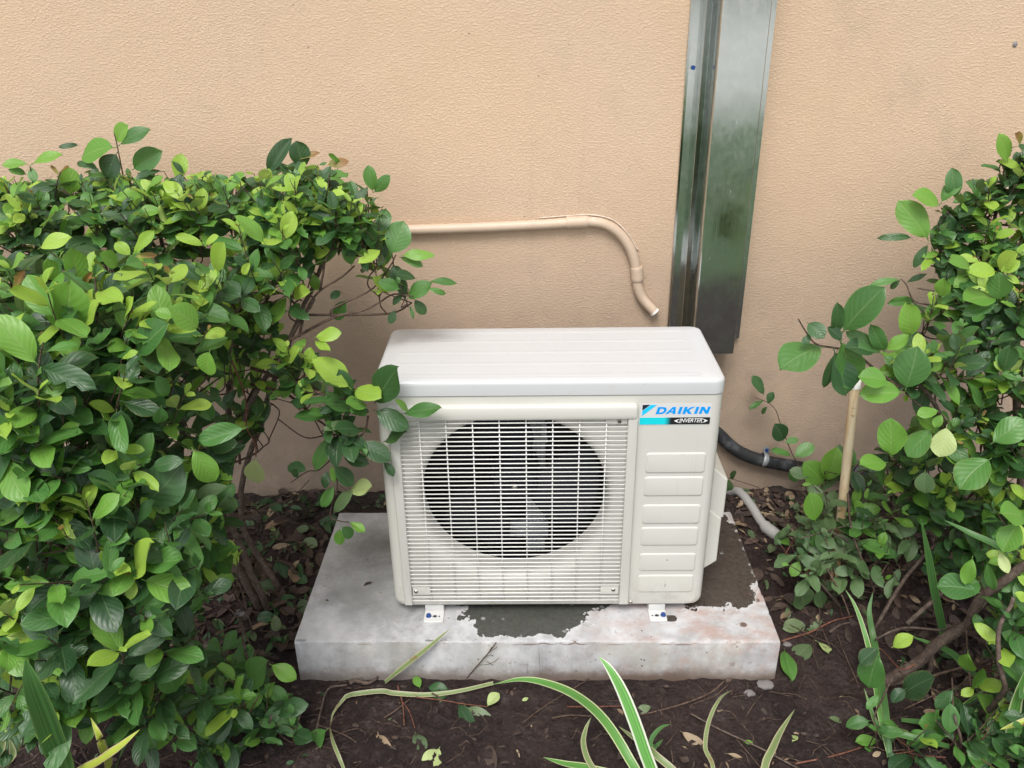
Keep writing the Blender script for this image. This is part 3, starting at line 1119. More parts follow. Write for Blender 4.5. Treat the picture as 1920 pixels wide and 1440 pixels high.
# ------------------------------------------------------------------ insulated line and clip
def make_hose():
    r = .0165
    base = at(1430, 858, y=WALL_Y - r)
    root = empty('refrigerant_line', base)
    tag(root, 'thick black insulated line curving from behind the condenser along the wall', 'hose')
    Y = WALL_Y - r
    P = [(.712, .462, .50), (.712, .45, .40), (.715, .44, .30), (.728, .45, .225)] + [tuple(at(px, py, y=Y)) for px, py in ((1345, 812), (1375, 840), (1405, 856), (1440, 866), (1485, 874), (1530, 882), (1580, 886), (1640, 884))]
    tube('insulation', smooth_path(P, 7), r, MT['hose'], root, 18, base)
    # clip: strap round the line and an ear screwed to the wall
    c = at(1432, 862, y=Y)
    d = (at(1440, 866, y=Y) - at(1405, 856, y=Y)).normalized()
    up = Vector((0, -1, 0)).cross(d).normalized()
    if up.z < 0:
        up = -up
    v, f = [], []
    n = 20
    for s in (-.0065, -.0022, .0022, .0065):
        for k in range(n):
            a = 2 * math.pi * k / n
            rr = r + (.0022 if abs(s) < .003 else .0009)
            v.append(c + d * s + (Vector((0, 1, 0)) * math.cos(a) + up * math.sin(a)) * rr - base)
    for i in range(3):
        for k in range(n):
            k2 = (k + 1) % n
            f.append((i * n + k, i * n + k2, (i + 1) * n + k2, (i + 1) * n + k))
    clip = from_py('pipe_clip', v, f, MT['bracket'], root, sharp=40)
    ear = c + up * (r + .008)
    ear.y = WALL_Y - .004
    lo = []
    for i, yy in ((0, .002), (0, -.002)):
        lo.append([(ear.x + x - base.x, ear.y + yy - base.y, ear.z + z - base.z) for x, z in rrect(-.0075, .0075, -.012, .0085, .006, 5)])
    v, f = loft(lo)
    from_py('clip_ear', v, f, MT['bracket'], clip, sharp=40)
    v, f = tube_data([ear + Vector((0, -.0015, 0)) - base, ear + Vector((0, -.0055, 0)) - base], .0044, 8)
    from_py('clip_screw', v, f, MT['blue'], clip, sharp=40)


make_hose()

# ------------------------------------------------------------------ ground pipe with elbow at the right
def ground_pt(px, py, lift=0.0):
    z = -.05
    for _ in range(12):
        p_ = at(px, py, z=z)
        z = gz(p_.x, p_.y) + lift
    return at(px, py, z=z)


gp = [ground_pt(px, py, .012) for px, py in ((1362, 915), (1385, 922), (1408, 948), (1425, 975), (1438, 990))]
gp[0].z -= .02
base = gp[2].copy()
root = empty('drain_pipe', base)
tag(root, 'dirty grey plastic drain pipe with elbow lying in the debris beside the slab', 'pipe')
tube('pipe', smooth_path(gp, 5), .0115, MT['pvc'], root, 14, base)
e = [gp[-1] + (gp[-2] - gp[-1]) * .3, gp[-1], gp[-1] + Vector((.010, -.014, -.002)), gp[-1] + Vector((.022, -.016, -.012))]
tube('elbow', smooth_path(e, 4), .0150, MT['pvc'], root, 14, base)

# ------------------------------------------------------------------ cane stake
s0, s1 = Vector((1.0025, .155, gz(1.0, .155) - .03)), Vector((.9625, .15, .468))
root = empty('garden_stake', s0)
tag(root, 'yellowed cane stake with white cap leaning among the right shrub leaves', 'stake')
tube('cane', [s0.lerp(s1, i / 8) for i in range(9)], [.0098 + (.0005 if i in (3, 6) else 0) for i in range(9)], MT['stake'], root, 14, s0)
d = (s1 - s0).normalized()
tube('cap', [s1 - d * .002, s1 + d * .014, s1 + d * .016], [.0112, .0112, .0095], MT['cap'], root, 14, s0)


# ------------------------------------------------------------------ leaf meshes (shared)
def leaf_mesh(length=1.0, width=.52, fold=.16, curl=.18, wave=.02, seed=0, bite=0, petiole=.10, twist=0.):
    """leaf of unit length along +Y, upper side +Z; base at the petiole's foot"""
    r = random.Random(seed)
    nl, nw = 11, 3
    vs, uvs, fs = [], [], []
    ph = r.random() * 6
    asym = r.uniform(-.08, .08)
    for i in range(nl + 1):
        t = i / nl
        e = min(1.0, (t ** .86) * ((1 - t) ** .68) / .3455 * .985) if 0 < t < 1 else 0.0
        w_ = width * .5 * e
        yy = petiole + (1 - petiole) * t
        for j in range(-nw, nw + 1):
            s = j / nw
            x = s * w_ * (1 + asym * (1 if s > 0 else -1))
            if bite and s * bite > .3 and .45 < t:
                x *= .55 + .25 * math.sin(t * 31 + seed)
            if t == 1:
                x = 0
            z = fold * abs(x) - curl * (yy ** 2) * .5 + wave * math.sin(ph + t * 7 + s * 1.3) * abs(s)
            z -= .35 * (abs(x) ** 2) / max(width, .1)
            tw = twist * yy
            xx = x * math.cos(tw) - z * math.sin(tw)
            zz = x * math.sin(tw) + z * math.cos(tw)
            yyy = yy * length - (.04 * math.sin(seed + t * 5) if bite and t > .8 else 0)
            vs.append((xx, yyy, zz))
            uvs.append((.5 + s * .5, t))
    m_ = 2 * nw + 1
    for i in range(nl):
        for j in range(m_ - 1):
            a = i * m_ + j
            fs.append((a, a + 1, a + m_ + 1, a + m_))
    # petiole: a thin three-sided stalk
    k0 = len(vs)
    pr = .012
    for yy in (0, petiole + .04):
        for a in (90, 210, 330):
            vs.append((pr * math.cos(math.radians(a)), yy, pr * math.sin(math.radians(a)) - curl * yy * yy * .5 - .004))
            uvs.append((.5, .02))
    for k in range(3):
        fs.append((k0 + k, k0 + (k + 1) % 3, k0 + 3 + (k + 1) % 3, k0 + 3 + k))
    return np.array(vs), fs, uvs


SHAPES = []
for s in range(10):
    r = random.Random(100 + s)
    SHAPES.append(leaf_mesh(width=r.uniform(.40, .55), fold=r.uniform(.08, .55), curl=r.uniform(.05, .75), wave=r.uniform(.012, .045), seed=s, bite=(0, 0, 0, 0, 0, 0, 0, 1, -1, 0)[s], twist=r.uniform(-.6, .6)))
_leaf_cache = {}


def leaf_data(shape, key):
    k = (shape, key)
    if k not in _leaf_cache:
        vs, fs, uvs = SHAPES[shape]
        me = bpy.data.meshes.new('leaf')
        me.from_pydata([tuple(v) for v in vs], [], fs)
        uvl = me.uv_layers.new(name='UVMap')
        li = np.empty(len(me.loops), dtype=np.int32)
        me.loops.foreach_get('vertex_index', li)
        uvl.data.foreach_set('uv', np.array(uvs)[li].ravel())
        a = me.attributes.new('tint', 'FLOAT', 'POINT')
        a.data.foreach_set('value', [shape * .37 % 1.] * len(vs))
        me.polygons.foreach_set('use_smooth', [True] * len(me.polygons))
        me.materials.append(LEAF[key])
        _leaf_cache[k] = me
    return _leaf_cache[k]


class Leaf:
    __slots__ = ('p', 'R', 's', 'sx', 'shape', 'key', 'forced', 'vis')

    def __init__(self, p, dirv, nrm, s, key, shape=None, forced=False, sx=1.0):
        self.p = Vector(p)
        y = Vector(dirv).normalized()
        z = Vector(nrm)
        z = z - y * z.dot(y)
        if z.length < 1e-4:
            z = Vector((.1, .2, 1)) - y * y.dot(Vector((.1, .2, 1)))
        z.normalize()
        x = y.cross(z)
        self.R = Matrix((x, y, z)).transposed()
        self.s = s
        self.sx = sx
        self.shape = rnd.randrange(10) if shape is None else shape
        self.key = key
        self.forced = forced
        self.vis = 0

    def mat(self):
        S = Matrix.Diagonal((self.s * self.sx, self.s, self.s))
        m_ = (self.R @ S).to_4x4()
        m_.translation = self.p
        return m_


SHRUBS = []


class Shrub:
    def __init__(self, name, label, base, cat='shrub'):
        self.root = empty(name, base)
        tag(self.root, label, cat)
        self.base = Vector(base)
        self.leaves = []
        self.twigs = []      # (path, radii, mat, partname)
        self.nodes = []      # skeleton points that can carry branches: (Vector, radius)
        SHRUBS.append(self)

    def stem(self, pts, r0, r1, name='stem', mat='stem', n=5):
        path = smooth_path(pts, n)
        k = len(path)
        path = [p_ + Vector((noise.noise(p_ * 14), noise.noise(p_ * 14 + Vector((5, 5, 5))), 0)) * .008 if 0 < i < k - 1 else p_ for i, p_ in enumerate(path)]
        rr = [r0 + (r1 - r0) * i / (k - 1) for i in range(k)]
        self.twigs.append((path, rr, MT[mat], name))
        self.nodes += [(p_, q_) for p_, q_ in zip(path[2:], rr[2:])]
        return path

    def join(self, tip, stub=.10, r=.0016, dirv=None):
        """grow a twig from the nearest skeleton point to the shoot's foot"""
        best, bd = None, 1e9
        for p_, q_ in self.nodes:
            d_ = (p_ - tip).length
            if p_.z > tip.z + .02:
                d_ += (p_.z - tip.z) * .9
            if d_ < bd:
                best, bd = (p_, q_), d_
        p_, q_ = best
        a = p_
        b = tip
        L_ = (b - a).length
        mid = a.lerp(b, .5) + Vector((rnd.uniform(-1, 1), rnd.uniform(-1, 1), rnd.uniform(-.6, .3))) * L_ * .14
        if dirv is not None:
            mid = mid.lerp(b - dirv * L_ * .5, .35)
        path = smooth_path([a, mid, b], 4)
        r0 = min(q_ * .8, r + L_ * .012)
        rr = [r0 + (r - r0) * i / (len(path) - 1) for i in range(len(path))]
        self.twigs.append((path, rr, MT['twig'], 'twig'))
        self.nodes += [(pp, r_) for pp, r_ in zip(path[2:], rr[2:])]

    def shoot(self, foot, dirv, length=.09, pairs=4, size=.058, keys=('dark', 'mid', 'young'), young=.3, flop=.0, ok=None, join=True, toward=None):
        """a leafy shoot: opposite pairs of leaves, each pair turned a quarter, the youngest at the tip"""
        d_ = Vector(dirv).normalized()
        foot = Vector(foot)
        n_before = len(self.leaves)
        perp = d_.cross(Vector((rnd.uniform(-1, 1), rnd.uniform(-1, 1), rnd.uniform(-1, 1)))).normalized()
        fresh = rnd.random() < young
        bend = Vector((rnd.uniform(-1, 1), rnd.uniform(-1, 1), rnd.uniform(-.2, .8))) * .25
        path = [foot]
        for i in range(1, pairs + 1):
            dd = (d_ + bend * (i / pairs)).normalized()
            path.append(path[-1] + dd * length / pairs)
        rr = [.0014 - .0007 * i / pairs for i in range(pairs + 1)]
        red = rnd.random() < .25
        last = 0
        to_cam = (CAM - foot).normalized()
        for i in range(1, pairs + 1):
            t = i / pairs
            dd = (path[i] - path[i - 1]).normalized()
            side = (Matrix.Rotation(i * math.pi / 2 + rnd.uniform(-.35, .35), 3, dd) @ perp)
            side = (side - dd * side.dot(dd)).normalized()
            sz = size * (1.0 - .45 * (t ** 2.2)) * rnd.uniform(.78, 1.18)
            if i == pairs:
                sz *= rnd.uniform(.35, .75)
            open_ = 1.25 - .75 * t
            for sgn in (-1, 1):
                if rnd.random() < .10:
                    continue
                ld = dd * math.cos(open_) + side * sgn * math.sin(open_)
                ld = ld + Vector((0, 0, -1)) * rnd.uniform(-.05, .28) * (1 - t * .7) + Vector((rnd.gauss(0, .13), rnd.gauss(0, .13), rnd.gauss(0, .13)))
                ld.z -= flop
                nrm = Vector((0, 0, 1)) * .85 + to_cam * .35 + dd * .35 + Vector((rnd.gauss(0, .45), rnd.gauss(0, .45), rnd.gauss(0, .3)))
                if fresh and i >= pairs - 1:
                    key = keys[2]
                    if i == pairs and rnd.random() < .3 and keys[2] == 'young':
                        key = 'bronze'
                        sz *= .6
                elif fresh and i == pairs - 2:
                    key = 'light' if keys[2] == 'young' else keys[1]
                else:
                    key = keys[1] if rnd.random() < (.25 + .35 * t) else keys[0]
                    if rnd.random() < .025:
                        key = 'light'
                lf = Leaf(path[i], ld, nrm, sz, key)
                tipp = lf.p + lf.R @ Vector((0, sz, 0))
                if tipp.y > WALL_Y - .012 or lf.p.y > WALL_Y - .01:
                    continue
                if -.02 < tipp.x < .71 and -.03 < tipp.y < .29 and tipp.z < .565:
                    continue
                if tipp.z < gz(tipp.x, tipp.y) + .002:
                    continue
                if ok is not None and (not ok(proj(tipp)) or not ok(proj(lf.p))):
                    continue
                self.leaves.append(lf)
                last = i
        if last:
            if join:
                self.join(foot, dirv=d_)
            pp = smooth_path(path[:last + 1], 2)
            self.twigs.append((pp, [.0014 - .0006 * k / len(pp) for k in range(len(pp))], MT['redtwig' if red else 'twig'], 'twig'))


def in_poly(poly):
    def f(q_):
        x, y = q_[0], q_[1]
        c = False
        j = len(poly) - 1
        for i in range(len(poly)):
            xi, yi = poly[i]
            xj, yj = poly[j]
            if (yi > y) != (yj > y) and x < (xj - xi) * (y - yi) / (yj - yi) + xi:
                c = not c
            j = i
        return c
    return f


def fill(sh, blobs, ok, size=.058, keys=('dark', 'mid', 'young'), young=.3, pairs=(3, 5), up=.75, flop=0., dens=.92):
    """leafy shoots through the shell of each clump (px, py, y, radius in metres, count)"""
    feet = []
    for px, py, y, r, n in blobs:
        c = at(px, py, y=y)
        for _ in range(int(n * dens + .5)):
            v = Vector((rnd.gauss(0, 1), rnd.gauss(0, 1), rnd.gauss(0, 1))).normalized()
            v.z = abs(v.z) * (1 if rnd.random() < .75 else -1)
            v.y = -abs(v.y) if rnd.random() < .7 else v.y
            q_ = c + v * r * rnd.uniform(.45, 1.0)
            d_ = v * .9 + Vector((0, -.15, up)) + Vector((rnd.gauss(0, .25), rnd.gauss(0, .25), rnd.gauss(0, .2)))
            feet.append((q_, d_, (q_ - sh.base).length))
    feet.sort(key=lambda a: a[2])
    for q_, d_, _ in feet:
        foot = q_ - d_.normalized() * .05
        if foot.y > WALL_Y - .03:
            foot.y = WALL_Y - .03
        if ok is not None and not ok(proj(q_)):
            continue
        if -.05 < foot.x < .73 and -.05 < foot.y < .30 and foot.z < .58:
            continue
        if foot.z < gz(foot.x, foot.y) + .01:
            foot.z = gz(foot.x, foot.y) + .012
        sh.shoot(foot, d_, rnd.uniform(.06, .11), rnd.randint(*pairs), size * rnd.uniform(.85, 1.15), keys, young, flop, ok)


def G(x, y, dz=-.01):
    return Vector((x, y, gz(x, y) + dz))


# exact leaves of the photograph: base pixel, tip pixel, y at base, y at tip, colour, width factor
def place(sh, lst):
    for bx, by, tx, ty, y0, y1, key, sx in lst:
        a, b = at(bx, by, y=y0), at(tx, ty, y=y1)
        nrm = (CAM - a).normalized() * .8 + Vector((0, 0, .6)) + Vector((rnd.gauss(0, .12), 0, rnd.gauss(0, .12)))
        sh.leaves.append(Leaf(a, b - a, nrm, (b - a).length, key, rnd.choice((0, 1, 2, 3, 4, 5, 6, 9)), True, min(sx * 1.16, 1.42)))


def ptwig(sh, pts, r0, r1, mat='twig', name='twig'):
    P = [at(px, py, y=y) for px, py, y in pts]
    path = smooth_path(P, 4)
    rr = [r0 + (r1 - r0) * i / (len(path) - 1) for i in range(len(path))]
    sh.twigs.append((path, rr, MT[mat], name))
    sh.nodes += list(zip(path[1:], rr[1:]))



# ================================================================== SHRUBS
def grp(y, rows, dy=-.012):
    """rows of (base px, base py, tip px, tip py, colour, width) that hang at about the same depth"""
    return [(a, b, c, d_, y + rnd.uniform(-.012, .012), y + dy + rnd.uniform(-.012, .012), k, w_) for a, b, c, d_, k, w_ in rows]


# ---- clipped shrub against the wall, left
A = Shrub('wall_shrub', 'broad leafy green shrub at the wall left of the condenser, branches reaching over it', G(-.33, .12, 0))
A.stem([G(-.33, .10), at(418, 1000, y=.10), at(425, 820, y=.12), at(440, 640, y=.14), at(450, 500, y=.2)], .010, .0045)
A.stem([G(-.36, .14), at(395, 960, y=.15), at(370, 760, y=.18), at(340, 560, y=.22), at(300, 440, y=.28)], .009, .004)
A.stem([G(-.30, .16), at(450, 960, y=.2), at(500, 760, y=.2), at(560, 600, y=.2), at(620, 470, y=.2), at(680, 400, y=.22)], .008, .003)
A.stem([G(-.31, .09), at(430, 950, y=.06), at(470, 760, y=.05), at(540, 640, y=.08), at(590, 560, y=.1)], .008, .003)
A.stem([G(-.42, .2), at(300, 900, y=.24), at(230, 700, y=.27), at(160, 520, y=.3), at(120, 400, y=.33)], .009, .004)
A.stem([G(-.55, .22), at(150, 900, y=.3), at(60, 650, y=.33), at(20, 450, y=.35)], .009, .004)
okA = in_poly([(-220, 320), (-60, 322), (40, 330), (150, 318), (210, 300), (250, 322), (330, 318), (470, 322), (540, 300), (590, 296), (640, 312), (700, 350), (728, 392),
               (745, 440), (760, 500), (790, 540), (760, 585), (700, 560), (690, 500), (655, 520), (600, 520), (585, 580), (640, 640), (655, 700), (700, 740), (680, 800),
               (640, 800), (590, 760), (520, 760), (480, 830), (400, 880), (-220, 900)])
fill(A, [(-60, 380, .36, .10, 16), (40, 385, .36, .09, 17), (130, 385, .35, .09, 17), (230, 375, .34, .09, 17), (330, 375, .34, .09, 17), (430, 372, .32, .09, 17), (520, 365, .30, .09, 18), (610, 370, .26, .09, 19), (680, 400, .22, .07, 11),
         (60, 430, .22, .10, 16), (180, 430, .22, .10, 17), (300, 430, .20, .10, 17), (420, 430, .18, .10, 17), (530, 425, .16, .09, 17), (620, 440, .15, .08, 13), (700, 470, .15, .05, 6),
         (560, 500, .10, .07, 8), (480, 540, .08, .09, 10), (400, 600, .12, .09, 9), (300, 660, .16, .10, 9), (560, 690, .06, .06, 5), (640, 740, .02, .035, 4), (700, 540, .17, .04, 4), (755, 545, .14, .03, 3),
         (600, 800, .02, .05, 4), (560, 830, .08, .05, 3), (500, 800, .1, .06, 5), (470, 640, .08, .08, 6), (640, 770, 0., .03, 3), (200, 700, .2, .12, 8), (470, 700, .12, .09, 5)],
     okA, .059, young=.42, pairs=(3, 5), up=1.0, dens=1.12)
okA2 = in_poly([(500, 680), (640, 700), (710, 770), (690, 860), (640, 900), (600, 900), (560, 860), (560, 800), (500, 760)])
fill(A, [(560, 740, .03, .05, 4), (630, 800, .0, .045, 5)], okA2, .064, ('dark', 'mid', 'light'), .1)
ptwig(A, [(500, 655, .06), (553, 633, .07), (624, 596, .09), (682, 582, .11), (709, 569, .12), (738, 552, .13), (775, 556, .13)], .0036, .0014)
ptwig(A, [(560, 632, .07), (575, 580, .09), (600, 545, .1), (640, 520, .12), (665, 498, .13)], .0028, .0016)
ptwig(A, [(600, 545, .1), (606, 510, .1), (612, 484, .12), (640, 440, .15)], .0028, .0016)
ptwig(A, [(624, 596, .09), (622, 580, .09), (652, 565, .1), (700, 540, .13), (731, 500, .12), (742, 478, .1)], .0024, .0013)
ptwig(A, [(470, 690, .05), (540, 712, .03), (607, 740, .0), (637, 748, -.01), (660, 743, -.02)], .0034, .0014)
ptwig(A, [(470, 720, .06), (540, 740, .05), (584, 779, .03), (620, 807, .01), (640, 850, .0)], .0034, .0014)
ptwig(A, [(690, 780, -.02), (684, 807, -.02), (662, 832, -.01), (636, 845, .0), (628, 880, .0), (633, 907, .0), (624, 940, .0), (619, 968, .0), (637, 977, -.01), (654, 979, -.01)], .0022, .0012)
ptwig(A, [(636, 845, .0), (600, 880, .02), (577, 884, .03), (545, 905, .05)], .0016, .001)
ptwig(A, [(633, 907, .0), (651, 921, -.01)], .0012, .001)
ptwig(A, [(375, 617, -.05), (395, 660, -.02), (430, 665, .0), (440, 600, .04), (470, 560, .08)], .0028, .0016)
ptwig(A, [(430, 665, .0), (460, 745, .0), (462, 800, .0), (478, 830, .0), (480, 857, -.01)], .0020, .0012, 'redtwig')
ptwig(A, [(440, 980, .1), (500, 950, .12), (545, 935, .14), (580, 900, .18)], .0018, .0008)
ptwig(A, [(425, 820, .1), (480, 720, .1), (510, 640, .14), (500, 560, .16)], .0034, .002)
ptwig(A, [(450, 870, .1), (440, 760, .12), (400, 680, .1)], .003, .002)
place(A, grp(.30, [(219, 276, 144, 278, 'light', 1.15), (217, 266, 229, 237, 'light', 1.3), (221, 274, 264, 234, 'mid', .9), (221, 284, 191, 332, 'dark', 1.25), (247, 319, 291, 287, 'mid', .95),
                   (150, 272, 111, 272, 'dark', .7), (187, 317, 139, 299, 'dark', .7), (55, 308, 4, 301, 'light', .9), (56, 310, 101, 278, 'light', .8), (52, 327, 16, 318, 'mid', .8),
                   (58, 312, 62, 338, 'mid', .9), (501, 332, 534, 260, 'dark', .6), (570, 320, 555, 264, 'dark', 1.2), (611, 310, 648, 297, 'bronze', .9), (604, 329, 652, 350, 'light', .8),
                   (332, 340, 336, 293, 'young', 1.05), (133, 368, 131, 323, 'light', 1.1), (426, 355, 364, 346, 'light', .8), (469, 376, 459, 332, 'mid', 1.1), (112, 330, 95, 308, 'bronze', .6), (112, 330, 121, 310, 'bronze', .5),
                   (560, 300, 600, 285, 'bronze', .6), (640, 310, 618, 288, 'light', .6), (700, 362, 690, 313, 'mid', 1.0), (700, 362, 722, 334, 'mid', .9), (320, 300, 345, 320, 'dark', .8)]))
ptwig(A, [(232, 335, .30), (226, 305, .3), (219, 270, .3), (214, 250, .3)], .0016, .0010, 'redtwig')
ptwig(A, [(62, 345, .3), (56, 312, .3)], .0014, .0010)
ptwig(A, [(103, 372, .28), (108, 340, .28), (113, 322, .28)], .0014, .0010, 'redtwig')
place(A, grp(.14, [(306, 396, 261, 391, 'light', 1.0), (81, 426, 105, 394, 'light', 1.1), (81, 426, 58, 442, 'light', 1.0), (583, 482, 606, 415, 'young', .85), (587, 481, 609, 467, 'young', 1.0),
                   (568, 505, 519, 460, 'mid', 1.3), (588, 503, 624, 437, 'mid', 1.1), (588, 510, 592, 545, 'light', 1.0), (731, 480, 756, 419, 'mid', 1.25), (750, 480, 807, 468, 'light', .7),
                   (748, 482, 788, 491, 'mid', .6), (718, 478, 680, 424, 'mid', .75), (799, 529, 856, 522, 'mid', .6), (799, 540, 836, 548, 'mid', .5), (776, 560, 798, 588, 'dark', 1.0),
                   (782, 524, 746, 507, 'dark', .9), (762, 562, 796, 527, 'mid', 1.1), (740, 580, 733, 606, 'dark', 1.2), (735, 575, 748, 552, 'dark', 1.1), (768, 570, 776, 598, 'mid', .5),
                   (640, 478, 672, 458, 'dark', 1.1), (660, 500, 648, 460, 'mid', 1.1), (650, 560, 625, 600, 'mid', 1.1), (640, 545, 620, 560, 'dark', 1.)]))
place(A, grp(-.02, [(589, 634, 628, 619, 'young', .9), (590, 638, 616, 655, 'young', .6), (405, 514, 405, 460, 'young', 1.1), (405, 515, 397, 557, 'young', 1.1), (659, 730, 605, 671, 'young', .95), (661, 732, 706, 734, 'young', 1.1),
                    (701, 757, 739, 691, 'dark', 1.1), (700, 768, 762, 794, 'dark', 1.0), (668, 829, 732, 857, 'dark', 1.1), (718, 829, 758, 807, 'dark', .9), (718, 862, 739, 893, 'dark', .8),
                    (751, 776, 825, 762, 'mid', .7), (768, 775, 751, 749, 'light', .6), (768, 775, 797, 768, 'light', .6), (679, 807, 636, 796, 'dark', 1.2), (690, 762, 658, 746, 'light', 1.0), (640, 760, 600, 772, 'dark', .8),
                    (670, 800, 640, 830, 'dark', 1.1), (665, 770, 620, 745, 'mid', .9), (655, 790, 610, 800, 'grey', .7), (640, 730, 625, 705, 'dark', 1.1), (660, 745, 640, 700, 'dark', .9)], -.03))
place(A, grp(.0, [(651, 921, 697, 911, 'pale', 1.2), (637, 989, 637, 1023, 'light', 1.2), (639, 986, 662, 1009, 'mid', 1.1), (654, 977, 684, 998, 'light', .9), (623, 873, 665, 907, 'dark', 1.3), (590, 887, 600, 833, 'mid', .8),
                  (577, 884, 540, 868, 'dark', 1.4), (625, 964, 648, 926, 'grey', .7), (628, 908, 604, 952, 'mid', .7), (615, 880, 606, 915, 'dark', .8), (560, 895, 552, 882, 'dark', 1.), (640, 850, 685, 868, 'dark', .8),
                  (480, 857, 472, 908, 'pale', 1.5), (620, 870, 628, 905, 'light', .6)]))

# ---- big shrub in front, left
B = Shrub('front_shrub', 'large dense green shrub filling the near left corner', G(-.62, -.25, 0))
B.stem([G(-.50, -.10), at(250, 1150, y=-.2), at(240, 950, y=-.25), at(230, 760, y=-.2), at(220, 620, y=-.12)], .011, .004)
B.stem([G(-.56, -.14), at(130, 1150, y=-.3), at(110, 950, y=-.35), at(90, 760, y=-.3), at(60, 600, y=-.2)], .011, .004)
B.stem([G(-.42, -.05), at(340, 1150, y=-.15), at(350, 1000, y=-.2), at(340, 820, y=-.15), at(360, 680, y=-.08)], .009, .004)
B.stem([G(-.64, -.2), at(20, 1200, y=-.35), at(0, 1000, y=-.4), at(-30, 800, y=-.35)], .010, .004)
B.stem([G(-.45, -.1), at(300, 1260, y=-.3), at(320, 1180, y=-.38), at(330, 1100, y=-.40)], .008, .003)
B.stem([G(-.60, -.2), at(100, 1300, y=-.42), at(90, 1180, y=-.48)], .008, .003)
okB = in_poly([(-250, 470), (0, 470), (120, 452), (300, 470), (420, 490), (500, 540), (500, 620), (430, 640), (440, 700), (420, 760), (460, 800), (455, 850), (450, 900), (450, 960), (450, 1030), (455, 1080),
               (380, 1120), (390, 1200), (430, 1240), (470, 1290), (490, 1500), (-250, 1500)])
fill(B, [(-60, 560, -.10, .12, 12), (60, 550, -.10, .12, 15), (190, 545, -.10, .12, 15), (320, 550, -.07, .11, 15), (420, 580, -.03, .09, 9),
         (40, 640, -.28, .11, 12), (170, 640, -.28, .11, 12), (290, 650, -.24, .10, 11), (370, 690, -.15, .09, 8),
         (40, 760, -.38, .12, 13), (170, 770, -.36, .12, 13), (290, 790, -.28, .10, 9), (370, 830, -.18, .08, 6),
         (40, 900, -.42, .12, 12), (170, 920, -.40, .12, 12), (290, 950, -.36, .10, 10), (370, 990, -.28, .07, 5),
         (40, 1040, -.46, .11, 12), (170, 1050, -.45, .11, 12), (300, 1070, -.42, .09, 10),
         (40, 1170, -.50, .10, 11), (170, 1180, -.48, .10, 12), (300, 1190, -.42, .09, 9), (370, 1180, -.35, .05, 4),
         (390, 900, -.16, .06, 6), (410, 980, -.18, .06, 6), (400, 1080, -.24, .06, 6), (420, 700, -.05, .06, 5), (420, 1160, -.24, .05, 5), (60, 1280, -.50, .09, 9), (180, 1290, -.48, .09, 10), (300, 1300, -.42, .08, 9), (400, 1300, -.35, .06, 6)],
     okB, .066, young=.36, pairs=(3, 5), up=.95, dens=1.05)
fill(B, [(100, 700, -.15, .2, 14), (220, 900, -.2, .2, 16), (100, 1050, -.3, .2, 14), (300, 1150, -.25, .14, 8), (120, 1250, -.35, .14, 8)], okB, .070, ('dark', 'dark', 'mid'), .0)
place(B, grp(-.24, [(71, 467, 116, 436, 'young', 1.0), (101, 531, 90, 487, 'light', 1.1), (150, 539, 135, 467, 'light', 1.05), (150, 540, 128, 520, 'bronze', .5), (154, 540, 166, 514, 'bronze', .4),
                    (20, 505, 45, 480, 'light', 1.0), (20, 505, 0, 488, 'young', 1.0), (247, 480, 215, 455, 'young', 1.1), (250, 478, 271, 435, 'young', .6), (250, 482, 292, 474, 'bronze', .7), (222, 500, 200, 475, 'light', 1.1),
                    (385, 460, 402, 440, 'young', .9), (385, 462, 330, 440, 'young', .8), (500, 460, 455, 402, 'light', .7), (470, 490, 455, 515, 'young', .8), (20, 545, 12, 520, 'bronze', .6), (24, 548, 32, 512, 'bronze', .5)]))
place(B, grp(-.33, [(116, 629, 135, 547, 'light', 1.15), (156, 612, 180, 565, 'young', 1.0), (163, 610, 150, 634, 'young', 1.7), (375, 617, 334, 574, 'light', 1.25), (334, 595, 292, 580, 'light', 1.4),
                    (394, 655, 379, 704, 'light', 1.4), (257, 666, 289, 610, 'mid', 1.1), (75, 640, 40, 630, 'young', .8), (110, 632, 60, 625, 'light', .7), (187, 745, 246, 739, 'mid', .95), (186, 741, 231, 696, 'mid', 1.1),
                    (200, 640, 235, 665, 'mid', .9), (190, 650, 150, 700, 'dark', 1.2), (15, 749, 15, 640, 'light', 1.05), (30, 700, 75, 655, 'mid', 1.0), (290, 700, 320, 740, 'mid', 1.), (130, 700, 90, 730, 'light', .6)]))
place(B, grp(-.40, [(90, 973, 14, 1008, 'light', 1.1), (94, 975, 137, 944, 'light', .9), (90, 968, 9, 949, 'mid', 1.2), (113, 973, 194, 1029, 'mid', 1.1), (113, 947, 94, 902, 'dark', 1.3), (248, 925, 156, 902, 'mid', .95),
                    (260, 921, 213, 857, 'mid', 1.15), (267, 949, 331, 888, 'dark', 1.2), (255, 947, 175, 1001, 'dark', 1.1), (265, 949, 293, 1010, 'mid', 1.1), (45, 949, 0, 942, 'tan', 1.1),
                    (302, 760, 302, 800, 'mid', 1.2), (227, 762, 227, 825, 'dark', 1.3), (465, 800, 371, 828, 'mid', .7), (359, 838, 406, 906, 'light', .9), (352, 862, 283, 873, 'dark', 1.),
                    (275, 945, 320, 960, 'mid', .9), (300, 960, 340, 990, 'dark', 1.)]))
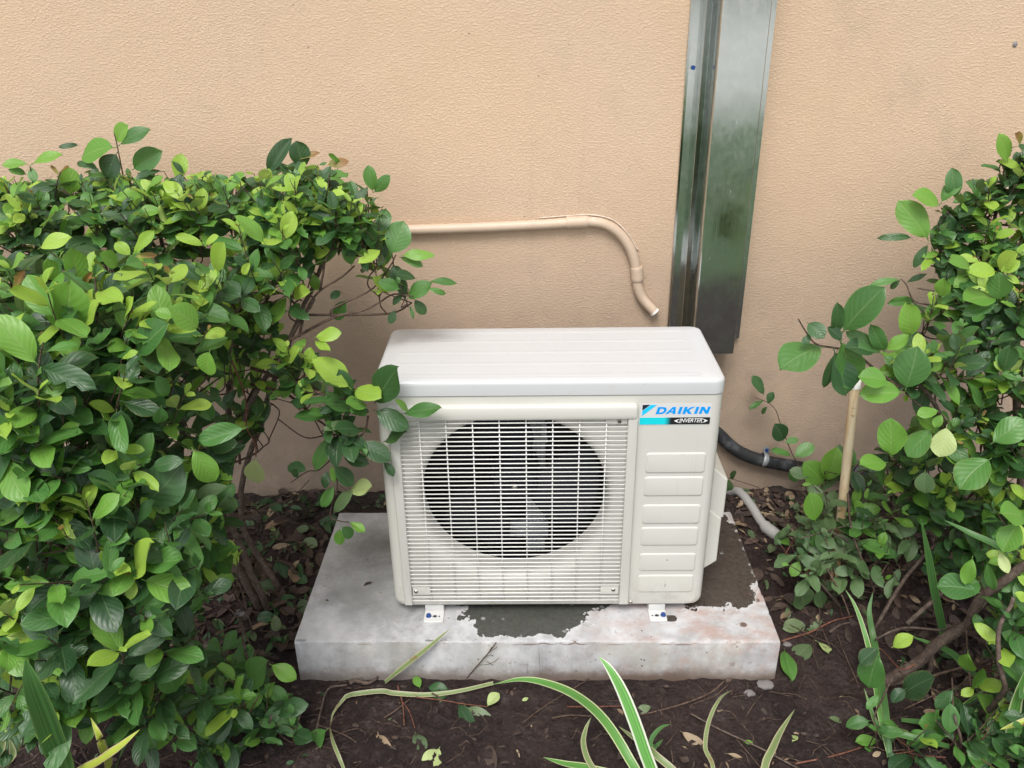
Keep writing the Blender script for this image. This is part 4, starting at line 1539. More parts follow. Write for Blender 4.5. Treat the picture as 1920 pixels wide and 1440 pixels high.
place(B, grp(-.47, [(250, 1084, 274, 1017, 'young', 1.1), (248, 1084, 246, 1120, 'young', 1.8), (229, 1086, 140, 1091, 'light', 1.25), (265, 1086, 354, 1110, 'light', 1.15), (262, 1060, 341, 1048, 'mid', 1.1),
                    (130, 1058, 54, 1105, 'mid', 1.05), (130, 1105, 29, 1138, 'mid', .95), (124, 1034, 73, 1029, 'light', .9), (120, 1034, 152, 1050, 'light', 1.1), (172, 1152, 94, 1204, 'light', 1.15), (248, 1082, 225, 1064, 'bronze', .5), (252, 1082, 262, 1074, 'bronze', .5),
                    (300, 1237, 227, 1322, 'mid', 1.15), (28, 1232, 21, 1305, 'young', .9), (300, 1240, 335, 1305, 'mid', 1.), (60, 1210, 10, 1200, 'light', .9), (200, 1150, 180, 1108, 'dark', 1.), (180, 1320, 110, 1310, 'dark', 1.1),
                    (170, 1150, 205, 1190, 'mid', 1.), (60, 1230, 45, 1330, 'dark', 1.), (240, 1340, 300, 1390, 'mid', 1.), (12, 1170, 4, 1205, 'light', 1.), (330, 1180, 270, 1180, 'dark', 1.2)]))
place(B, grp(-.30, [(375, 1053, 331, 1062, 'light', 1.3), (376, 1060, 409, 1093, 'young', .7), (387, 1043, 435, 1024, 'mid', 1.3), (380, 973, 352, 1036, 'light', .85), (435, 911, 359, 925, 'grey', .8), (427, 925, 427, 970, 'grey', 1.)]))

# ---- low shrub by the slab corner, left
Cc = Shrub('low_shrub', 'low small-leaved shrub at the left front corner of the concrete slab', G(-.28, -.14, 0))
Cc.stem([G(-.28, -.10), at(470, 1250, y=-.16), at(455, 1180, y=-.16)], .005, .002)
Cc.stem([G(-.31, -.16), at(430, 1350, y=-.24), at(440, 1300, y=-.26)], .005, .002)
Cc.stem([G(-.26, -.2), at(500, 1370, y=-.25), at(510, 1340, y=-.26)], .004, .002)
okC = in_poly([(360, 1190), (420, 1150), (470, 1200), (505, 1230), (530, 1275), (560, 1310), (580, 1390), (560, 1420), (620, 1500), (340, 1500)])
fill(Cc, [(420, 1240, -.16, .05, 7), (470, 1280, -.17, .05, 9), (520, 1330, -.2, .045, 8), (440, 1350, -.24, .06, 10), (500, 1390, -.25, .05, 9), (400, 1400, -.28, .06, 9), (560, 1400, -.24, .03, 3)],
     okC, .050, ('dark', 'mid', 'light'), .25, (2, 4), up=.9)
place(Cc, grp(-.24, [(504, 1244, 557, 1272, 'light', 1.1), (465, 1289, 470, 1246, 'mid', 1.2), (453, 1407, 394, 1440, 'mid', 1.1), (472, 1410, 482, 1356, 'mid', 1.3), (510, 1339, 567, 1374, 'mid', .8),
                    (434, 1365, 380, 1336, 'mid', 1.2), (510, 1335, 560, 1318, 'dark', .8), (470, 1350, 420, 1375, 'mid', 1.), (475, 1445, 500, 1400, 'mid', 1.), (616, 1365, 569, 1407, 'mid', 1.1), (612, 1408, 555, 1418, 'dark', .9)]))
ptwig(Cc, [(400, 1130, -.05), (440, 1150, -.08), (470, 1210, -.12), (500, 1244, -.18)], .0022, .0012)
ptwig(Cc, [(420, 1060, .0), (450, 1100, -.03), (475, 1190, -.08)], .0022, .0012)

# ---- tall shrub at the right edge by the wall
Dd = Shrub('tall_shrub', 'tall leggy green shrub against the wall at the right edge', G(1.20, .22, 0))
Dd.stem([G(1.16, .2), at(1850, 950, y=.2), at(1835, 760, y=.2), at(1840, 600, y=.24), at(1850, 470, y=.28), at(1880, 340, y=.32)], .009, .003)
Dd.stem([G(1.22, .16), at(1900, 950, y=.12), at(1905, 760, y=.12), at(1900, 600, y=.16), at(1905, 480, y=.2)], .009, .003)
Dd.stem([G(1.18, .10), at(1870, 1000, y=.05), at(1800, 850, y=.03), at(1740, 740, y=.0), at(1690, 690, y=-.02)], .007, .003)
Dd.stem([at(1840, 640, y=.22), at(1790, 560, y=.24), at(1720, 540, y=.25)], .004, .0015)
Dd.stem([at(1850, 500, y=.26), at(1810, 430, y=.27), at(1765, 390, y=.28)], .004, .0015)
okD = in_poly([(2100, 240), (1905, 262), (1870, 290), (1830, 315), (1812, 345), (1790, 350), (1765, 385), (1740, 440), (1715, 470), (1725, 500), (1720, 530), (1690, 560), (1700, 590), (1740, 590), (1690, 640), (1640, 660), (1640, 735),
               (1700, 760), (1700, 800), (1620, 830), (1600, 860), (1640, 900), (1700, 960), (1720, 1070), (1790, 1110), (1860, 1090), (2100, 1120)])
fill(Dd, [(1900, 320, .32, .06, 11), (1930, 400, .30, .08, 10), (1860, 390, .30, .06, 10), (1800, 420, .30, .05, 8), (1760, 470, .29, .04, 6), (1850, 480, .26, .07, 9), (1930, 500, .22, .08, 10),
          (1790, 520, .26, .05, 6), (1880, 570, .16, .07, 9), (1820, 600, .20, .07, 9), (1740, 600, .20, .04, 5), (1940, 620, .10, .09, 10), (1760, 680, .04, .07, 9), (1840, 700, .08, .08, 10), (1920, 730, .03, .09, 10),
          (1700, 700, .0, .05, 6), (1760, 790, .04, .07, 8), (1850, 820, .04, .08, 10), (1930, 860, -.02, .08, 9), (1680, 860, .16, .06, 7), (1760, 900, .1, .08, 9), (1850, 950, .04, .08, 9), (1930, 980, -.05, .08, 8), (1760, 1000, .1, .08, 7), (1850, 1030, .06, .08, 7), (1800, 940, .05, .07, 6), (1900, 1030, -.04, .08, 7), (1720, 930, .14, .07, 6)],
     okD, .058, young=.34, pairs=(3, 5), up=.8, dens=1.1)
ptwig(Dd, [(1697, 733, -.06), (1650, 700, -.06), (1600, 660, -.05), (1563, 652, -.04), (1530, 645, -.04), (1510, 620, -.03), (1497, 598, -.03)], .0028, .0013)
ptwig(Dd, [(1697, 735, -.06), (1730, 765, -.05), (1765, 775, -.04)], .0018, .0012)
ptwig(Dd, [(1830, 650, .1), (1760, 580, .2), (1715, 565, .24), (1700, 535, .26), (1690, 523, .27)], .0022, .0012)
place(Dd, grp(-.08, [(1576, 627, 1642, 540, 'mid', 1.15), (1574, 633, 1607, 729, 'mid', 1.2), (1563, 652, 1590, 742, 'dark', 1.0), (1545, 650, 1465, 668, 'mid', 1.25), (1565, 629, 1578, 583, 'dark', .8),
                    (1513, 604, 1542, 629, 'dark', 1.2), (1520, 625, 1508, 645, 'dark', 1.2), (1667, 717, 1620, 698, 'light', 1.5), (1697, 735, 1612, 738, 'light', .9), (1697, 733, 1722, 660, 'mid', 1.3), (1709, 633, 1707, 585, 'light', 1.4),
                    (1657, 660, 1703, 627, 'light', 1.0), (1655, 665, 1600, 625, 'mid', .8), (1660, 662, 1640, 622, 'mid', .9), (1580, 640, 1560, 612, 'dark', 1.), (1570, 655, 1545, 730, 'dark', .5), (1640, 660, 1600, 640, 'dark', .9)]))
place(Dd, grp(.26, [(1742, 452, 1701, 383, 'light', 1.0), (1713, 446, 1655, 441, 'dark', .5), (1763, 385, 1726, 356, 'light', 1.1), (1763, 383, 1792, 333, 'mid', 1.1), (1792, 375, 1786, 321, 'mid', 1.1), (1690, 523, 1635, 529, 'mid', .55),
                    (1742, 455, 1712, 500, 'dark', .7), (1690, 525, 1668, 538, 'dark', 1.), (1695, 532, 1738, 512, 'dark', .6), (1890, 305, 1882, 255, 'light', .9), (1745, 455, 1790, 440, 'mid', .9), (1720, 565, 1665, 568, 'mid', .5), (1915, 270, 1905, 250, 'bronze', 1.)]))
place(Dd, grp(-.08, [(1776, 796, 1763, 858, 'pale', 1.4), (1767, 775, 1753, 802, 'light', 1.4), (1761, 771, 1728, 769, 'light', 1.1), (1672, 858, 1670, 802, 'light', 1.2), (1751, 804, 1700, 846, 'mid', 1.3), (1857, 833, 1918, 787, 'mid', 1.2),
                    (1860, 858, 1795, 900, 'mid', 1.4), (1735, 880, 1731, 926, 'grey', 1.5), (1664, 867, 1623, 862, 'light', 1.1), (1870, 510, 1825, 500, 'young', .9), (1872, 508, 1893, 478, 'young', 1.), (1875, 512, 1905, 490, 'young', 1.1), (1877, 515, 1915, 525, 'young', .9),
                    (1868, 560, 1820, 545, 'light', 1.), (1870, 565, 1880, 520, 'mid', 1.3), (1872, 570, 1815, 582, 'mid', .9), (1820, 500, 1800, 482, 'light', 1.2), (1880, 700, 1895, 650, 'dark', 1.4), (1765, 560, 1770, 522, 'light', 1.1)]))

# ---- front shrub with the thick bare branch, right
Ee = Shrub('right_front_shrub', 'shrub with a thick bare forked branch in the near right corner', G(.985, -.12, 0))
Ee.stem([G(.98, -.12), at(1712, 1250, y=-.13), at(1760, 1208, y=-.15), at(1808, 1172, y=-.17), at(1822, 1145, y=-.18), at(1850, 1108, y=-.2), at(1895, 1078, y=-.22), at(1960, 1040, y=-.24)], .0115, .0075, n=5)
Ee.stem([at(1818, 1150, y=-.18), at(1850, 1120, y=-.16), at(1880, 1080, y=-.12), at(1925, 1050, y=-.08)], .005, .003)
Ee.stem([G(.99, -.10), at(1730, 1270, y=-.13), at(1745, 1235, y=-.14), at(1752, 1210, y=-.15)], .006, .004)
Ee.stem([at(1690, 1180, y=-.02), at(1640, 1200, y=-.05), at(1700, 1178, y=-.06), at(1770, 1180, y=-.1), at(1805, 1172, y=-.16)], .002, .003)
Ee.stem([G(1.16, -.2), at(1880, 1300, y=-.3), at(1870, 1200, y=-.3), at(1900, 1120, y=-.28)], .006, .003)
Ee.stem([G(1.1, -.22), at(1800, 1400, y=-.3), at(1790, 1340, y=-.3)], .005, .002)
okE = in_poly([(2100, 960), (1850, 980), (1790, 1060), (1800, 1120), (1830, 1170), (1850, 1220), (1860, 1300), (1790, 1310), (1740, 1340), (1640, 1350), (1580, 1370), (1560, 1500), (2100, 1500)])
fill(Ee, [(1920, 1050, -.18, .06, 7), (1870, 1040, -.1, .05, 5), (1940, 1160, -.25, .06, 6), (1890, 1230, -.26, .05, 5), (1940, 1300, -.3, .07, 7), (1800, 1400, -.3, .05, 7), (1870, 1400, -.32, .06, 8), (1940, 1420, -.33, .06, 7), (1700, 1420, -.28, .04, 6), (1900, 1180, -.18, .06, 6), (1850, 1240, -.16, .05, 5), (1930, 1090, -.14, .06, 6), (1780, 1330, -.2, .04, 4), (1630, 1420, -.28, .03, 3)],
     okE, .062, ('dark', 'mid', 'young'), .2, (2, 4), up=.7, dens=1.15)
ptwig(Ee, [(1700, 1270, -.16), (1680, 1260, -.17), (1655, 1310, -.2), (1640, 1345, -.24), (1645, 1400, -.27)], .0022, .0014)
ptwig(Ee, [(1716, 1245, -.16), (1690, 1255, -.17), (1660, 1225, -.2), (1649, 1216, -.22)], .002, .0012, 'redtwig')
ptwig(Ee, [(1812, 1180, -.18), (1815, 1240, -.2), (1820, 1285, -.24)], .002, .0012)
ptwig(Ee, [(1740, 1270, -.15), (1790, 1255, -.17), (1850, 1240, -.2)], .003, .002)
ptwig(Ee, [(1795, 1440, -.3), (1788, 1340, -.25), (1785, 1270, -.2)], .002, .0014)
ptwig(Ee, [(1695, 1330, -.18), (1760, 1300, -.16), (1840, 1270, -.15)], .002, .001)
place(Ee, grp(-.25, [(1671, 1215, 1702, 1189, 'young', 1.5), (1649, 1222, 1622, 1291, 'mid', 1.25), (1649, 1215, 1609, 1238, 'dark', 1.1), (1829, 1289, 1876, 1278, 'young', 1.1), (1828, 1291, 1808, 1302, 'young', 1.4),
                    (1828, 1300, 1869, 1334, 'light', 1.2), (1822, 1284, 1834, 1262, 'light', 1.2), (1780, 1376, 1846, 1438, 'light', 1.2), (1784, 1373, 1736, 1349, 'mid', 1.4), (1791, 1327, 1857, 1358, 'dark', 1.0), (1829, 1369, 1888, 1402, 'dark', 1.),
                    (1642, 1411, 1578, 1440, 'mid', 1.1), (1634, 1351, 1589, 1356, 'mid', .9), (1647, 1353, 1697, 1364, 'mid', .8), (1649, 1389, 1609, 1384, 'light', .8), (1651, 1391, 1710, 1412, 'mid', .8), (1640, 1400, 1622, 1402, 'mid', 1.2),
                    (1873, 1031, 1891, 1075, 'pale', .9), (1824, 1042, 1811, 1098, 'light', .9), (1838, 1089, 1797, 1100, 'mid', 1.2), (1913, 978, 1876, 1027, 'light', 1.1), (1922, 973, 1892, 951, 'light', 1.2), (1838, 1111, 1767, 1086, 'mid', 1.2),
                    (1850, 1050, 1862, 1112, 'mid', .5), (1815, 1220, 1808, 1270, 'light', .9), (1690, 1305, 1720, 1270, 'dark', 1.), (1650, 1300, 1625, 1330, 'mid', .8), (1790, 1290, 1755, 1330, 'dark', .9), (1880, 1290, 1920, 1200, 'mid', 1.2),
                    (1735, 1415, 1790, 1405, 'mid', 1.1), (1738, 1445, 1790, 1425, 'young', 1.0), (1900, 1110, 1925, 1125, 'young', 1.4), (1910, 1225, 1880, 1270, 'mid', 1.2), (1700, 1290, 1672, 1310, 'dark', 1.), (1690, 1230, 1697, 1252, 'dark', .6)]))

# ---- low grey-green shrub under the stake
Ff = Shrub('creeping_shrub', 'low dull grey-green leafy shrub beside the slab under the cane stake', G(1.04, .22, 0))
Ff.stem([G(1.05, .2), at(1640, 1100, y=.12), at(1590, 1020, y=.1), at(1540, 990, y=.1)], .004, .002)
Ff.stem([G(1.1, .25), at(1640, 1000, y=.25), at(1600, 920, y=.28), at(1570, 880, y=.3)], .004, .002)
Ff.stem([G(1.08, .2), at(1700, 1000, y=.2), at(1700, 920, y=.2)], .004, .002)
Ff.stem([G(1.0, .1), at(1560, 1120, y=.06), at(1530, 1080, y=.07)], .0035, .002)
okF = in_poly([(1430, 1010), (1470, 970), (1500, 950), (1490, 900), (1500, 870), (1560, 870), (1600, 840), (1680, 850), (1720, 900), (1730, 1000), (1700, 1090), (1660, 1130), (1600, 1140), (1560, 1120), (1540, 1140), (1500, 1130), (1480, 1080), (1440, 1060)])
fill(Ff, [(1540, 890, .32, .05, 5), (1600, 890, .30, .06, 6), (1670, 890, .24, .08, 8), (1500, 980, .2, .06, 5), (1560, 990, .16, .08, 8), (1640, 990, .14, .08, 9), (1480, 1030, .14, .05, 4), (1540, 1080, .08, .06, 6), (1610, 1080, .08, .07, 7), (1680, 1060, .10, .06, 5), (1700, 960, .16, .08, 7)],
     okF, .066, ('grey', 'grey', 'light'), .10, (2, 3), up=.35, flop=.12)
fill(Ff, [(1600, 960, .2, .14, 6), (1600, 1050, .12, .12, 5)], okF, .060, ('dark', 'mid', 'light'), .15, (2, 3), up=.5)
place(Ff, grp(.10, [(1495, 1090, 1510, 1140, 'grey', 1.2), (1500, 1050, 1484, 1080, 'light', 1.2), (1535, 1085, 1565, 1105, 'grey', 1.1), (1530, 1100, 1545, 1140, 'grey', 1.), (1530, 980, 1525, 932, 'light', 1.1), (1555, 1045, 1545, 1000, 'grey', 1.)]))
place(Ff, grp(.30, [(1545, 910, 1520, 870, 'light', 1.3), (1550, 905, 1570, 850, 'light', .9), (1575, 905, 1575, 845, 'grey', .9), (1570, 905, 1600, 852, 'mid', .6), (1520, 895, 1484, 880, 'grey', 1.3)]))
ptwig(Ff, [(1590, 925, .12), (1598, 1000, .08), (1630, 1080, .05), (1640, 1110, .03)], .0028, .0022)
ptwig(Ff, [(1550, 1065, .06), (1580, 1120, .02), (1595, 1160, .0)], .002, .0014)
ptwig(Ff, [(1500, 1010, .10), (1590, 985, .10), (1690, 962, .12)], .0014, .001)
ptwig(Ff, [(1500, 912, .33), (1580, 895, .33), (1700, 868, .33)], .0014, .001)
ptwig(Ff, [(1705, 1000, .18), (1702, 930, .2), (1712, 860, .22)], .0022, .0016)
ptwig(Ff, [(1640, 1180, .02), (1700, 1080, .06), (1790, 980, .12), (1850, 870, .18)], .0045, .003, 'stem', 'stem')
ptwig(Ff, [(1630, 1170, .0), (1640, 1100, .05), (1700, 1000, .1)], .002, .0014)
ptwig(Ff, [(1700, 1170, -.05), (1780, 1100, .0), (1860, 1040, .04)], .005, .004, 'stem', 'stem')

# ---- slender sprig climbing the wall behind the hose
Gg = Shrub('wall_sprig', 'thin single sprig with few leaves climbing the wall above the black line', G(.99, .42, 0), 'seedling')
ptwig(Gg, [(1515, 935, .44), (1505, 890, .44), (1485, 850, .44), (1465, 800, .44), (1455, 770, .44), (1440, 755, .44), (1415, 745, .44)], .0016, .0009)
place(Gg, grp(.44, [(1432, 742, 1422, 708, 'dark', .9), (1434, 750, 1405, 762, 'mid', .6), (1438, 758, 1450, 735, 'dark', 1.), (1440, 762, 1425, 775, 'dark', .8), (1469, 828, 1462, 800, 'dark', 1.3), (1470, 830, 1497, 822, 'mid', 1.1),
                    (1485, 855, 1448, 842, 'mid', .7), (1487, 858, 1525, 832, 'mid', 1.2), (1495, 875, 1484, 905, 'mid', 1.3), (1497, 880, 1520, 872, 'grey', 1.4)]))
for k in (Gg,):
    for l in k.leaves:
        l.p.y = min(l.p.y, WALL_Y - .03)
Hh = Shrub('debris_seedling', 'lone leaf on a thin stem poking out beside the valve cover', G(.93, .42, 0), 'seedling')
ptwig(Hh, [(1480, 990, .36), (1450, 945, .4), (1428, 918, .42), (1395, 905, .43), (1365, 896, .43)], .0014, .0008)
place(Hh, grp(.43, [(1367, 897, 1362, 922, 'grey', 1.3), (1369, 897, 1372, 886, 'dark', 1.)]))


# ---- which leaves the photograph's side shows: a coarse depth test, then the largest 300 of each shrub become parts
def finish_shrubs():
    GW, GH = 384, 288
    cell = 1920 / GW
    samples = [(u, v) for v in (.15, .3, .45, .6, .75, .9) for u in (-.2, -.1, 0, .1, .2)]
    zb = {}
    def cells(lf):
        ex = lf.R @ Vector((1, 0, 0)) * lf.s * lf.sx
        ey = lf.R @ Vector((0, 1, 0)) * lf.s
        for u, v in samples:
            x, y, w_ = proj(lf.p + ex * u + ey * v)
            if 0 <= x < 1920 and 0 <= y < 1440:
                yield (int(x / cell), int(y / cell)), w_
    own = {}
    for pl in (((48, 1235), (62, 1290), (95, 1380), (125, 1440)), ((262, 1368), (225, 1400), (190, 1425)), ((170, 1345), (192, 1400))):
        for (xa, ya), (xb, yb) in zip(pl, pl[1:]):
            for i in range(12):
                for o_ in (-8, 0, 8):
                    own[(int((xa + (xb - xa) * i / 12 + o_) / cell), int((ya + (yb - ya) * i / 12) / cell))] = 1.6
    for sh in SHRUBS:
        for lf in sh.leaves:
            if lf.forced:
                for k, w_ in cells(lf):
                    own[k] = max(own.get(k, 0), w_)
    for sh in SHRUBS:
        sh.leaves = [lf for lf in sh.leaves if lf.forced or sum(1 for k, w_ in cells(lf) if k in own and w_ < own[k] + .004) < 9]
    for si, sh in enumerate(SHRUBS):
        for li, lf in enumerate(sh.leaves):
            ex = lf.R @ Vector((1, 0, 0)) * lf.s * lf.sx
            ey = lf.R @ Vector((0, 1, 0)) * lf.s
            for u, v in samples:
                x, y, w_ = proj(lf.p + ex * u + ey * v)
                if 0 <= x < 1920 and 0 <= y < 1440:
                    k = (int(x / cell), int(y / cell))
                    if k not in zb or w_ < zb[k][0]:
                        zb[k] = (w_, lf)
    for w_, lf in zb.values():
        lf.vis += 1
    for sh in SHRUBS:
        order = sorted(sh.leaves, key=lambda l: -(l.vis + (3 if l.forced and l.vis else 0)))
        parts = [l for l in order[:298] if l.vis > 0]
        rest = order[len(parts):]
        inv = Matrix.Translation(-sh.base)
        for lf in parts:
            o = bpy.data.objects.new('leaf', leaf_data(lf.shape, lf.key))
            o.parent = sh.root
            o.matrix_basis = inv @ lf.mat()
            COL.objects.link(o)
        if rest:
            V, F, U, T, MI = [], [], [], [], []
            keys = sorted({l.key for l in rest})
            off = 0
            for lf in rest:
                vs, fs, uvs = SHAPES[lf.shape]
                m_ = np.array((inv @ lf.mat()))
                V.append(vs @ m_[:3, :3].T + m_[:3, 3])
                F += [tuple(q + off for q in f) for f in fs]
                U += uvs
                T += [rnd.random()] * len(vs)
                MI += [keys.index(lf.key)] * len(fs)
                off += len(vs)
            me = bpy.data.meshes.new('foliage')
            me.from_pydata(np.concatenate(V).tolist(), [], F)
            uvl = me.uv_layers.new(name='UVMap')
            li = np.empty(len(me.loops), dtype=np.int32)
            me.loops.foreach_get('vertex_index', li)
            uvl.data.foreach_set('uv', np.array(U)[li].ravel())
            me.attributes.new('tint', 'FLOAT', 'POINT').data.foreach_set('value', T)
            for k in keys:
                me.materials.append(LEAF[k])
            me.polygons.foreach_set('material_index', MI)
            o = mobj('foliage', me, None, sh.root)
            o['kind'] = 'stuff'
        tw = sorted(sh.twigs, key=lambda t: -max(t[1]))
        small = []
        for i, (path, rr, mt, nm) in enumerate(tw):
            if i < 150:
                vs, fs = tube_data([p_ - sh.base for p_ in path], rr, 7 if max(rr) > .004 else 5)
                from_py(nm, vs, fs, mt, sh.root)
            else:
                small.append((path, rr))
        if small:
            V, F = [], []
            for path, rr in small:
                vs, fs = tube_data([p_ - sh.base for p_ in path], rr, 4, False)
                k = len(V)
                V += vs
                F += [tuple(q + k for q in f) for f in fs]
            o = from_py('fine_twigs', V, F, MT['twig'], sh.root)
            o['kind'] = 'stuff'
        print(sh.root.name, len(sh.leaves), 'leaves', len(parts), 'parts', len(sh.twigs), 'twigs')


finish_shrubs()


# ================================================================== STRAP-LEAVED PLANTS
def blade(parent, base, pts, width, mat, fold=.25, name='leaf_blade', tipw=.02):
    """a strap leaf: centre line, width along it, slight channel, upper side towards the viewer"""
    P = smooth_path(pts, 7)
    k = len(P)
    V, F, U = [], [], []
    for i, p_ in enumerate(P):
        t = i / (k - 1)
        w_ = width * .5 * min(1, .72 + t * .9) * (1 - max(0, (t - .45) / .55) ** 2.2 * (1 - tipw))
        tg = frame_of(P, i)
        view = (CAM - p_).normalized() * .6 + Vector((0, 0, .5))
        sd_ = tg.cross(view).normalized()
        nn = sd_.cross(tg).normalized()
        for s in (-1, -.5, 0, .5, 1):
            V.append(p_ + sd_ * s * w_ + nn * (abs(s) * w_ * fold) - base)
            U.append((.5 + s * .5, t))
    for i in range(k - 1):
        for j in range(4):
            a = i * 5 + j
            F.append((a, a + 1, a + 6, a + 5))
    me = bpy.data.meshes.new(name)
    me.from_pydata([tuple(v) for v in V], [], F)
    uvl = me.uv_layers.new(name='UVMap')
    li = np.empty(len(me.loops), dtype=np.int32)
    me.loops.foreach_get('vertex_index', li)
    uvl.data.foreach_set('uv', np.array(U)[li].ravel())
    return mobj(name, me, mat, parent)


def gp_(px, py, lift=.004):
    return ground_pt(px, py, lift)


def plant(name, label, base, blades, cat='plant'):
    base = Vector(base)
    r = empty(name, base)
    tag(r, label, cat)
    for pts, w_, mt in blades:
        blade(r, base, pts, w_, mt)
    return r


Y1 = -.36
b0 = G(.46, -.44, 0)
plant('lilyturf_clump', 'strap-leaved plant with white-edged green blades in front of the slab', b0, [
    ([b0, at(1232, 1500, y=-.40), at(1205, 1400, y=-.37), at(1172, 1310, y=-.34), at(1145, 1258, y=-.32), at(1123, 1231, y=-.30)], .023, BL_WHITE),
    ([b0, at(1215, 1500, y=-.40), at(1175, 1415, y=-.35), at(1128, 1345, y=-.28), at(1075, 1302, y=-.2), at(1020, 1280, y=-.15), at(975, 1274, y=-.13), at(925, 1283, y=-.12)], .018, BL_VAR),
    ([b0, at(1280, 1480, y=-.38), at(1225, 1412, y=-.33), gp_(1190, 1385, .02), gp_(1160, 1362, .01)], .013, BL_OLD),
    ([b0, at(1180, 1470, y=-.38), at(1110, 1442, y=-.34), at(1060, 1432, y=-.31), gp_(1018, 1420, .01)], .014, BL_VAR),
    ([b0, at(1140, 1480, y=-.38), at(1105, 1430, y=-.33), at(1094, 1395, y=-.29), at(1098, 1368, y=-.26), at(1108, 1345, y=-.24)], .011, BL_OLD),
    ([b0, at(1215, 1420, y=-.33), at(1222, 1385, y=-.3), at(1240, 1364, y=-.28), at(1258, 1358, y=-.27)], .008, BL_GREEN),
    ([b0, at(1222, 1415, y=-.33), at(1232, 1398, y=-.3), at(1243, 1386, y=-.28)], .008, BL_GREEN),
    ([b0, at(1328, 1460, y=-.36), at(1322, 1400, y=-.30), at(1330, 1350, y=-.25), at(1350, 1310, y=-.2), gp_(1372, 1294, .02)], .008, BL_OLD),
    ([b0, at(1400, 1480, y=-.36), at(1440, 1420, y=-.3), at(1462, 1375, y=-.24), at(1490, 1330, y=-.18)], .014, BL_OLD),
])
b1 = G(-.17, -.30, 0)
plant('fallen_strap_leaf', 'long pale variegated strap leaf lying bent on the soil before the slab', gp_(620, 1350), [
    ([gp_(925, 1281, .010), gp_(860, 1296, .012), gp_(800, 1303, .010), gp_(740, 1300, .012), gp_(715, 1296, .016), gp_(668, 1301, .016), gp_(652, 1305, .020), gp_(646, 1309, .018), gp_(626, 1335, .012), gp_(619, 1360, .008)], .0105, BL_OLD)], 'leaf')
plant('narrow_strap_leaf', 'narrow dull strap leaf rising at the bottom beside the low shrub', gp_(645, 1440), [
    ([gp_(648, 1450, .0), gp_(636, 1420, .02), gp_(624, 1390, .02), gp_(618, 1362, .012)], .007, BL_OLD)], 'leaf')
plant('leaning_strap_leaf', 'cream-striped strap leaf leaning against the front face of the slab', gp_(722, 1278), [
    ([gp_(722, 1279, .003), at(755, 1252, y=-.103), at(800, 1216, y=-.096), at(845, 1178, y=-.082)], .011, BL_OLD)], 'leaf')
b2 = G(-.48, -.52, 0)
plant('broad_strap_plant', 'broad green strap-leaved plant at the bottom left corner', b2, [
    ([b2, at(125, 1480, y=-.56), at(95, 1380, y=-.60), at(62, 1290, y=-.62), at(48, 1235, y=-.62)], .030, BL_GREEN),
    ([b2, at(120, 1480, y=-.56), at(190, 1425, y=-.60), at(225, 1400, y=-.61), at(262, 1368, y=-.61)], .015, BL_YEL),
    ([b2, at(200, 1460, y=-.4), at(192, 1400, y=-.58), at(170, 1345, y=-.59)], .013, BL_YEL),
    ([b2, at(10, 1470, y=-.46), at(5, 1400, y=-.5), at(-5, 1350, y=-.5)], .014, BL_OLD),
    ([b2, at(20, 1470, y=-.46), at(25, 1420, y=-.5), at(18, 1385, y=-.5)], .014, BL_OLD),
    ([b2, at(205, 1470, y=-.42), at(225, 1420, y=-.46), at(250, 1370, y=-.48), at(280, 1310, y=-.49)], .007, BL_GREEN),
    ([b2, at(125, 1470, y=-.4), at(118, 1420, y=-.43), at(112, 1370, y=-.46)], .012, BL_OLD),
])
b3 = G(1.13, -.30, 0)
plant('corner_strap_plant', 'pale-based strap-leaved clump at the bottom right corner', b3, [
    ([b3, at(1890, 1400, y=-.32), at(1903, 1330, y=-.33), at(1925, 1250, y=-.34)], .022, BL_VAR),
    ([b3, at(1900, 1400, y=-.31), at(1925, 1340, y=-.33), at(1960, 1290, y=-.34)], .02, BL_GREEN),
    ([b3, at(1905, 1410, y=-.31), at(1945, 1380, y=-.33), at(1990, 1340, y=-.34)], .02, BL_VAR),
    ([at(1990, 1330, y=-.35), at(1930, 1350, y=-.35), at(1875, 1368, y=-.35)], .012, BL_YEL)])
b4 = gp_(1668, 1420)
plant('tangled_strap_plant', 'tangle of long pale-edged strap leaves threading the right shrub', b4, [
    ([b4, gp_(1650, 1340, .05), gp_(1640, 1270, .05), at(1625, 1200, y=-.05), at(1605, 1140, y=.0), at(1585, 1105, y=.03)], .011, BL_VAR),
    ([b4, gp_(1660, 1330, .05), at(1640, 1210, y=-.05), at(1630, 1150, y=.0), at(1637, 1110, y=.03)], .013, BL_GREEN),
    ([gp_(1765, 1215, .0), at(1768, 1190, y=-.02), at(1752, 1110, y=-.02), at(1740, 1040, y=-.01), at(1726, 970, y=.0)], .017, BL_GREEN),
    ([gp_(1880, 1290, .02), at(1820, 1260, y=-.16), at(1780, 1222, y=-.14), at(1700, 1190, y=-.12)], .014, BL_GREEN),
    ([b4, at(1690, 1455, y=-.29), at(1665, 1400, y=-.25), at(1640, 1350, y=-.2), at(1620, 1290, y=-.15)], .012, BL_VAR),
    ([gp_(1780, 1400, .03), gp_(1720, 1385, .05), gp_(1660, 1370, .05), gp_(1600, 1350, .03)], .012, BL_GREEN),
    ([gp_(1862, 1270, .0), at(1862, 1230, y=-.12), at(1850, 1190, y=-.12), at(1845, 1160, y=-.11)], .012, BL_VAR),
    ([gp_(1760, 1370, .0), gp_(1800, 1330, .03), gp_(1850, 1290, .05)], .009, BL_VAR),
    ([gp_(1690, 1350, .01), gp_(1740, 1355, .03), gp_(1800, 1358, .03)], .010, BL_GREEN),
    ([at(1920, 1075, y=-.2), at(1880, 1030, y=-.16), at(1820, 1000, y=-.12), at(1770, 975, y=-.1)], .012, BL_GREEN)])

